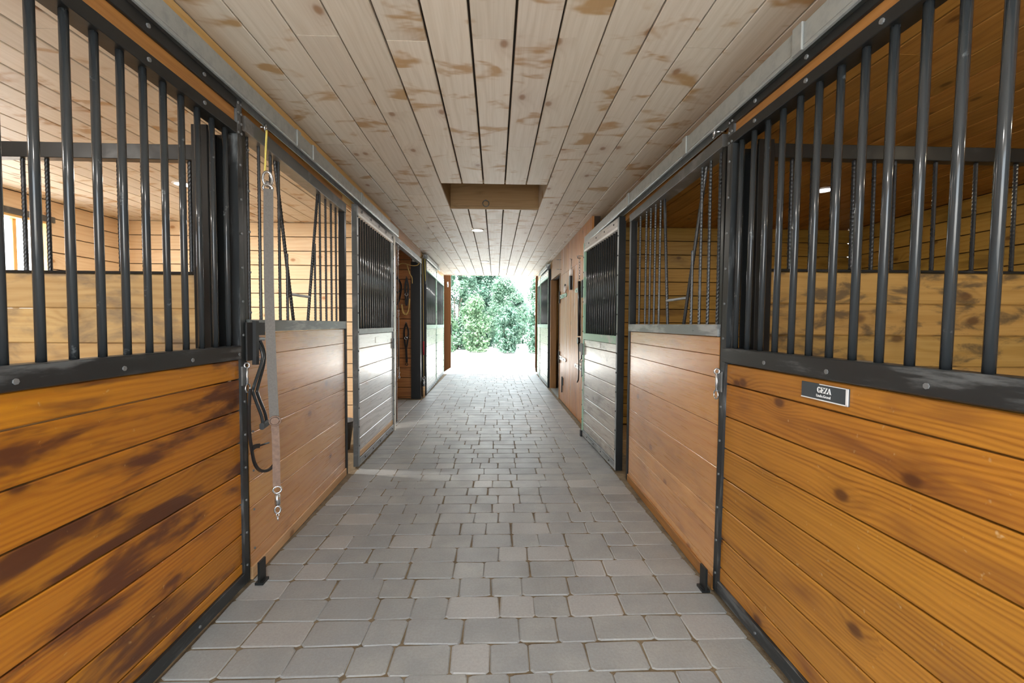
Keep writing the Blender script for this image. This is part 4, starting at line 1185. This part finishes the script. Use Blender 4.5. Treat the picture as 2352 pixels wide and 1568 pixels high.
beam('rod', t, (1.098, 7.30, .18), (1.098, 7.30, .44), .025, .018, (1, 0, 0), 'black')

# ------------------------------------------------------------------ trees and shrubs outside
def shrub(x, y, h, r, mi, label, n, seed, base=0.0, leafs=0.13, cat='shrub'):
    rs = random.Random(seed)
    root = empty('leafy_' + cat, (x, y, -.05), label, cat, 'greenery beyond the exit')
    mb = MB()
    for k in range(4):
        a = rs.uniform(0, 6.28)
        q = r * rs.uniform(.15, .4)
        mb.tube(smooth_pts([(x + .1 * math.cos(a), y + .1 * math.sin(a), -.08), (x + q * .5 * math.cos(a), y + q * .5 * math.sin(a), h * .3), (x + q * math.cos(a + .3), y + q * math.sin(a + .3), h * .5)], 4), .014 + .006 * h / 2, 6)
    mb.build('trunk', 'bark', root)
    clumps = []
    for k in range(26):
        z = base + (h - base) * (k + .5) / 26
        f = (z - base) / (h - base)
        rad = r * (0.75 + .5 * f) if f < .45 else r * max(.12, 1.05 * math.sqrt(max(0, 1 - ((f - .42) / .6) ** 2)))
        for _ in range(3):
            a = rs.uniform(0, 6.28)
            q = rad * rs.uniform(.25, .9)
            clumps.append((Vector((x + q * math.cos(a), y + q * math.sin(a), z)), r * rs.uniform(.18, .42), rs.uniform(-.2, .2)))
    vs, fs, tn = [], [], []
    for k in range(n):
        c, cr, tb = rs.choice(clumps)
        d = Vector((rs.gauss(0, 1), rs.gauss(0, 1), rs.gauss(0, 1))).normalized() * cr * (rs.random() ** .4)
        p = c + d
        p.z = max(p.z, .02)
        nn = (d.normalized() + Vector((rs.uniform(-.6, .6), rs.uniform(-.6, .6), rs.uniform(0, .9)))).normalized()
        u = nn.orthogonal().normalized()
        u = Matrix.Rotation(rs.uniform(0, 6.28), 3, nn) @ u
        w = nn.cross(u)
        s = leafs * rs.uniform(.6, 1.3)
        o = len(vs)
        vs += [p - u * s * .5, p + w * s * .3 + nn * s * .06, p + u * s * .5, p - w * s * .3 + nn * s * .06]
        fs.append((o, o + 1, o + 2, o + 3))
        tn.append(min(1, max(0, rs.gauss(.5, .25) + tb)))
    me = bpy.data.meshes.new('foliage')
    me.from_pydata([tuple(v) for v in vs], [], fs)
    me.materials.append(LEAF[mi])
    at = me.attributes.new('tone', 'FLOAT', 'FACE')
    at.data.foreach_set('value', tn)
    obj('foliage', me, root)
shrub(-5.4, 23.6, 5.4, 1.3, 0, 'tall mint-green tree furthest left beyond the exit', 9000, 1, cat='tree')
shrub(-2.1, 23.9, 5.3, 1.3, 0, 'tall mint-green tree just right of the orange outswung door', 11000, 2, cat='tree', leafs=.16)
shrub(-.75, 27.4, 5.4, 1.3, 1, 'blue-green tree standing behind the mint-green shrubs', 9000, 3, cat='tree', leafs=.2)
shrub(-.95, 21.35, 2.5, .8, 2, 'low yellow-green shrub in the centre left of the greenery', 4500, 4)
shrub(.45, 24.4, 3.7, 1.05, 0, 'pointed mid-height shrub in the centre of the greenery', 8500, 5)
shrub(.55, 20.9, 2.0, .66, 1, 'dark low shrub at the gravel edge in the centre', 4500, 6)
shrub(2.6, 24.2, 4.1, .85, 0, 'rounded green tree at the right of the exit view', 8000, 7, cat='tree')
shrub(2.05, 20.7, 2.1, .72, 1, 'low shrub behind the small blue-grey cone', 4500, 8)
shrub(4.3, 22.2, 3.3, 1.1, 2, 'yellow-green shrub furthest right beyond the exit', 4500, 9)
shrub(-2.5, 20.9, 2.0, .72, 2, 'low yellow-green shrub at the left edge of the gravel', 7000, 10)
shrub(3.3, 28.2, 3.6, 1.5, 0, 'pale tree far behind the right side of the greenery', 4500, 12, cat='tree', leafs=.18)
shrub(.9, 31.0, 3.6, 1.7, 1, 'distant shrub filling the gap behind the dark low shrub', 9000, 14, leafs=.22)
shrub(-3.9, 28.0, 5.5, 1.6, 0, 'distant tall tree behind the left edge of the exit', 11000, 15, cat='tree', leafs=.22)
shrub(-11.5, 6.0, 4.0, 2.0, 0, 'tree outside the stall window', 4000, 13, cat='tree', leafs=.18)
t = empty('garden_cone', (.936, 19.3, -.05), 'small blue-grey cone at the edge of the shrubs', 'cone')
mb = MB()
seg = 10
for pr in (((.13, -.06), (.02, .27)),):
    vs = [(.936 + q * math.cos(2 * math.pi * i / seg), 19.3 + q * math.sin(2 * math.pi * i / seg), z) for q, z in pr for i in range(seg)]
    mb.add(vs, [(i, (i + 1) % seg, seg + (i + 1) % seg, seg + i) for i in range(seg)] + [tuple(range(seg, 2 * seg))])
mb.build('cover', 'blue', t)
mb = MB(); mb.tube([(.936, 19.3, .25), (.936, 19.3, .33)], .012); mb.build('tip', 'white', t)
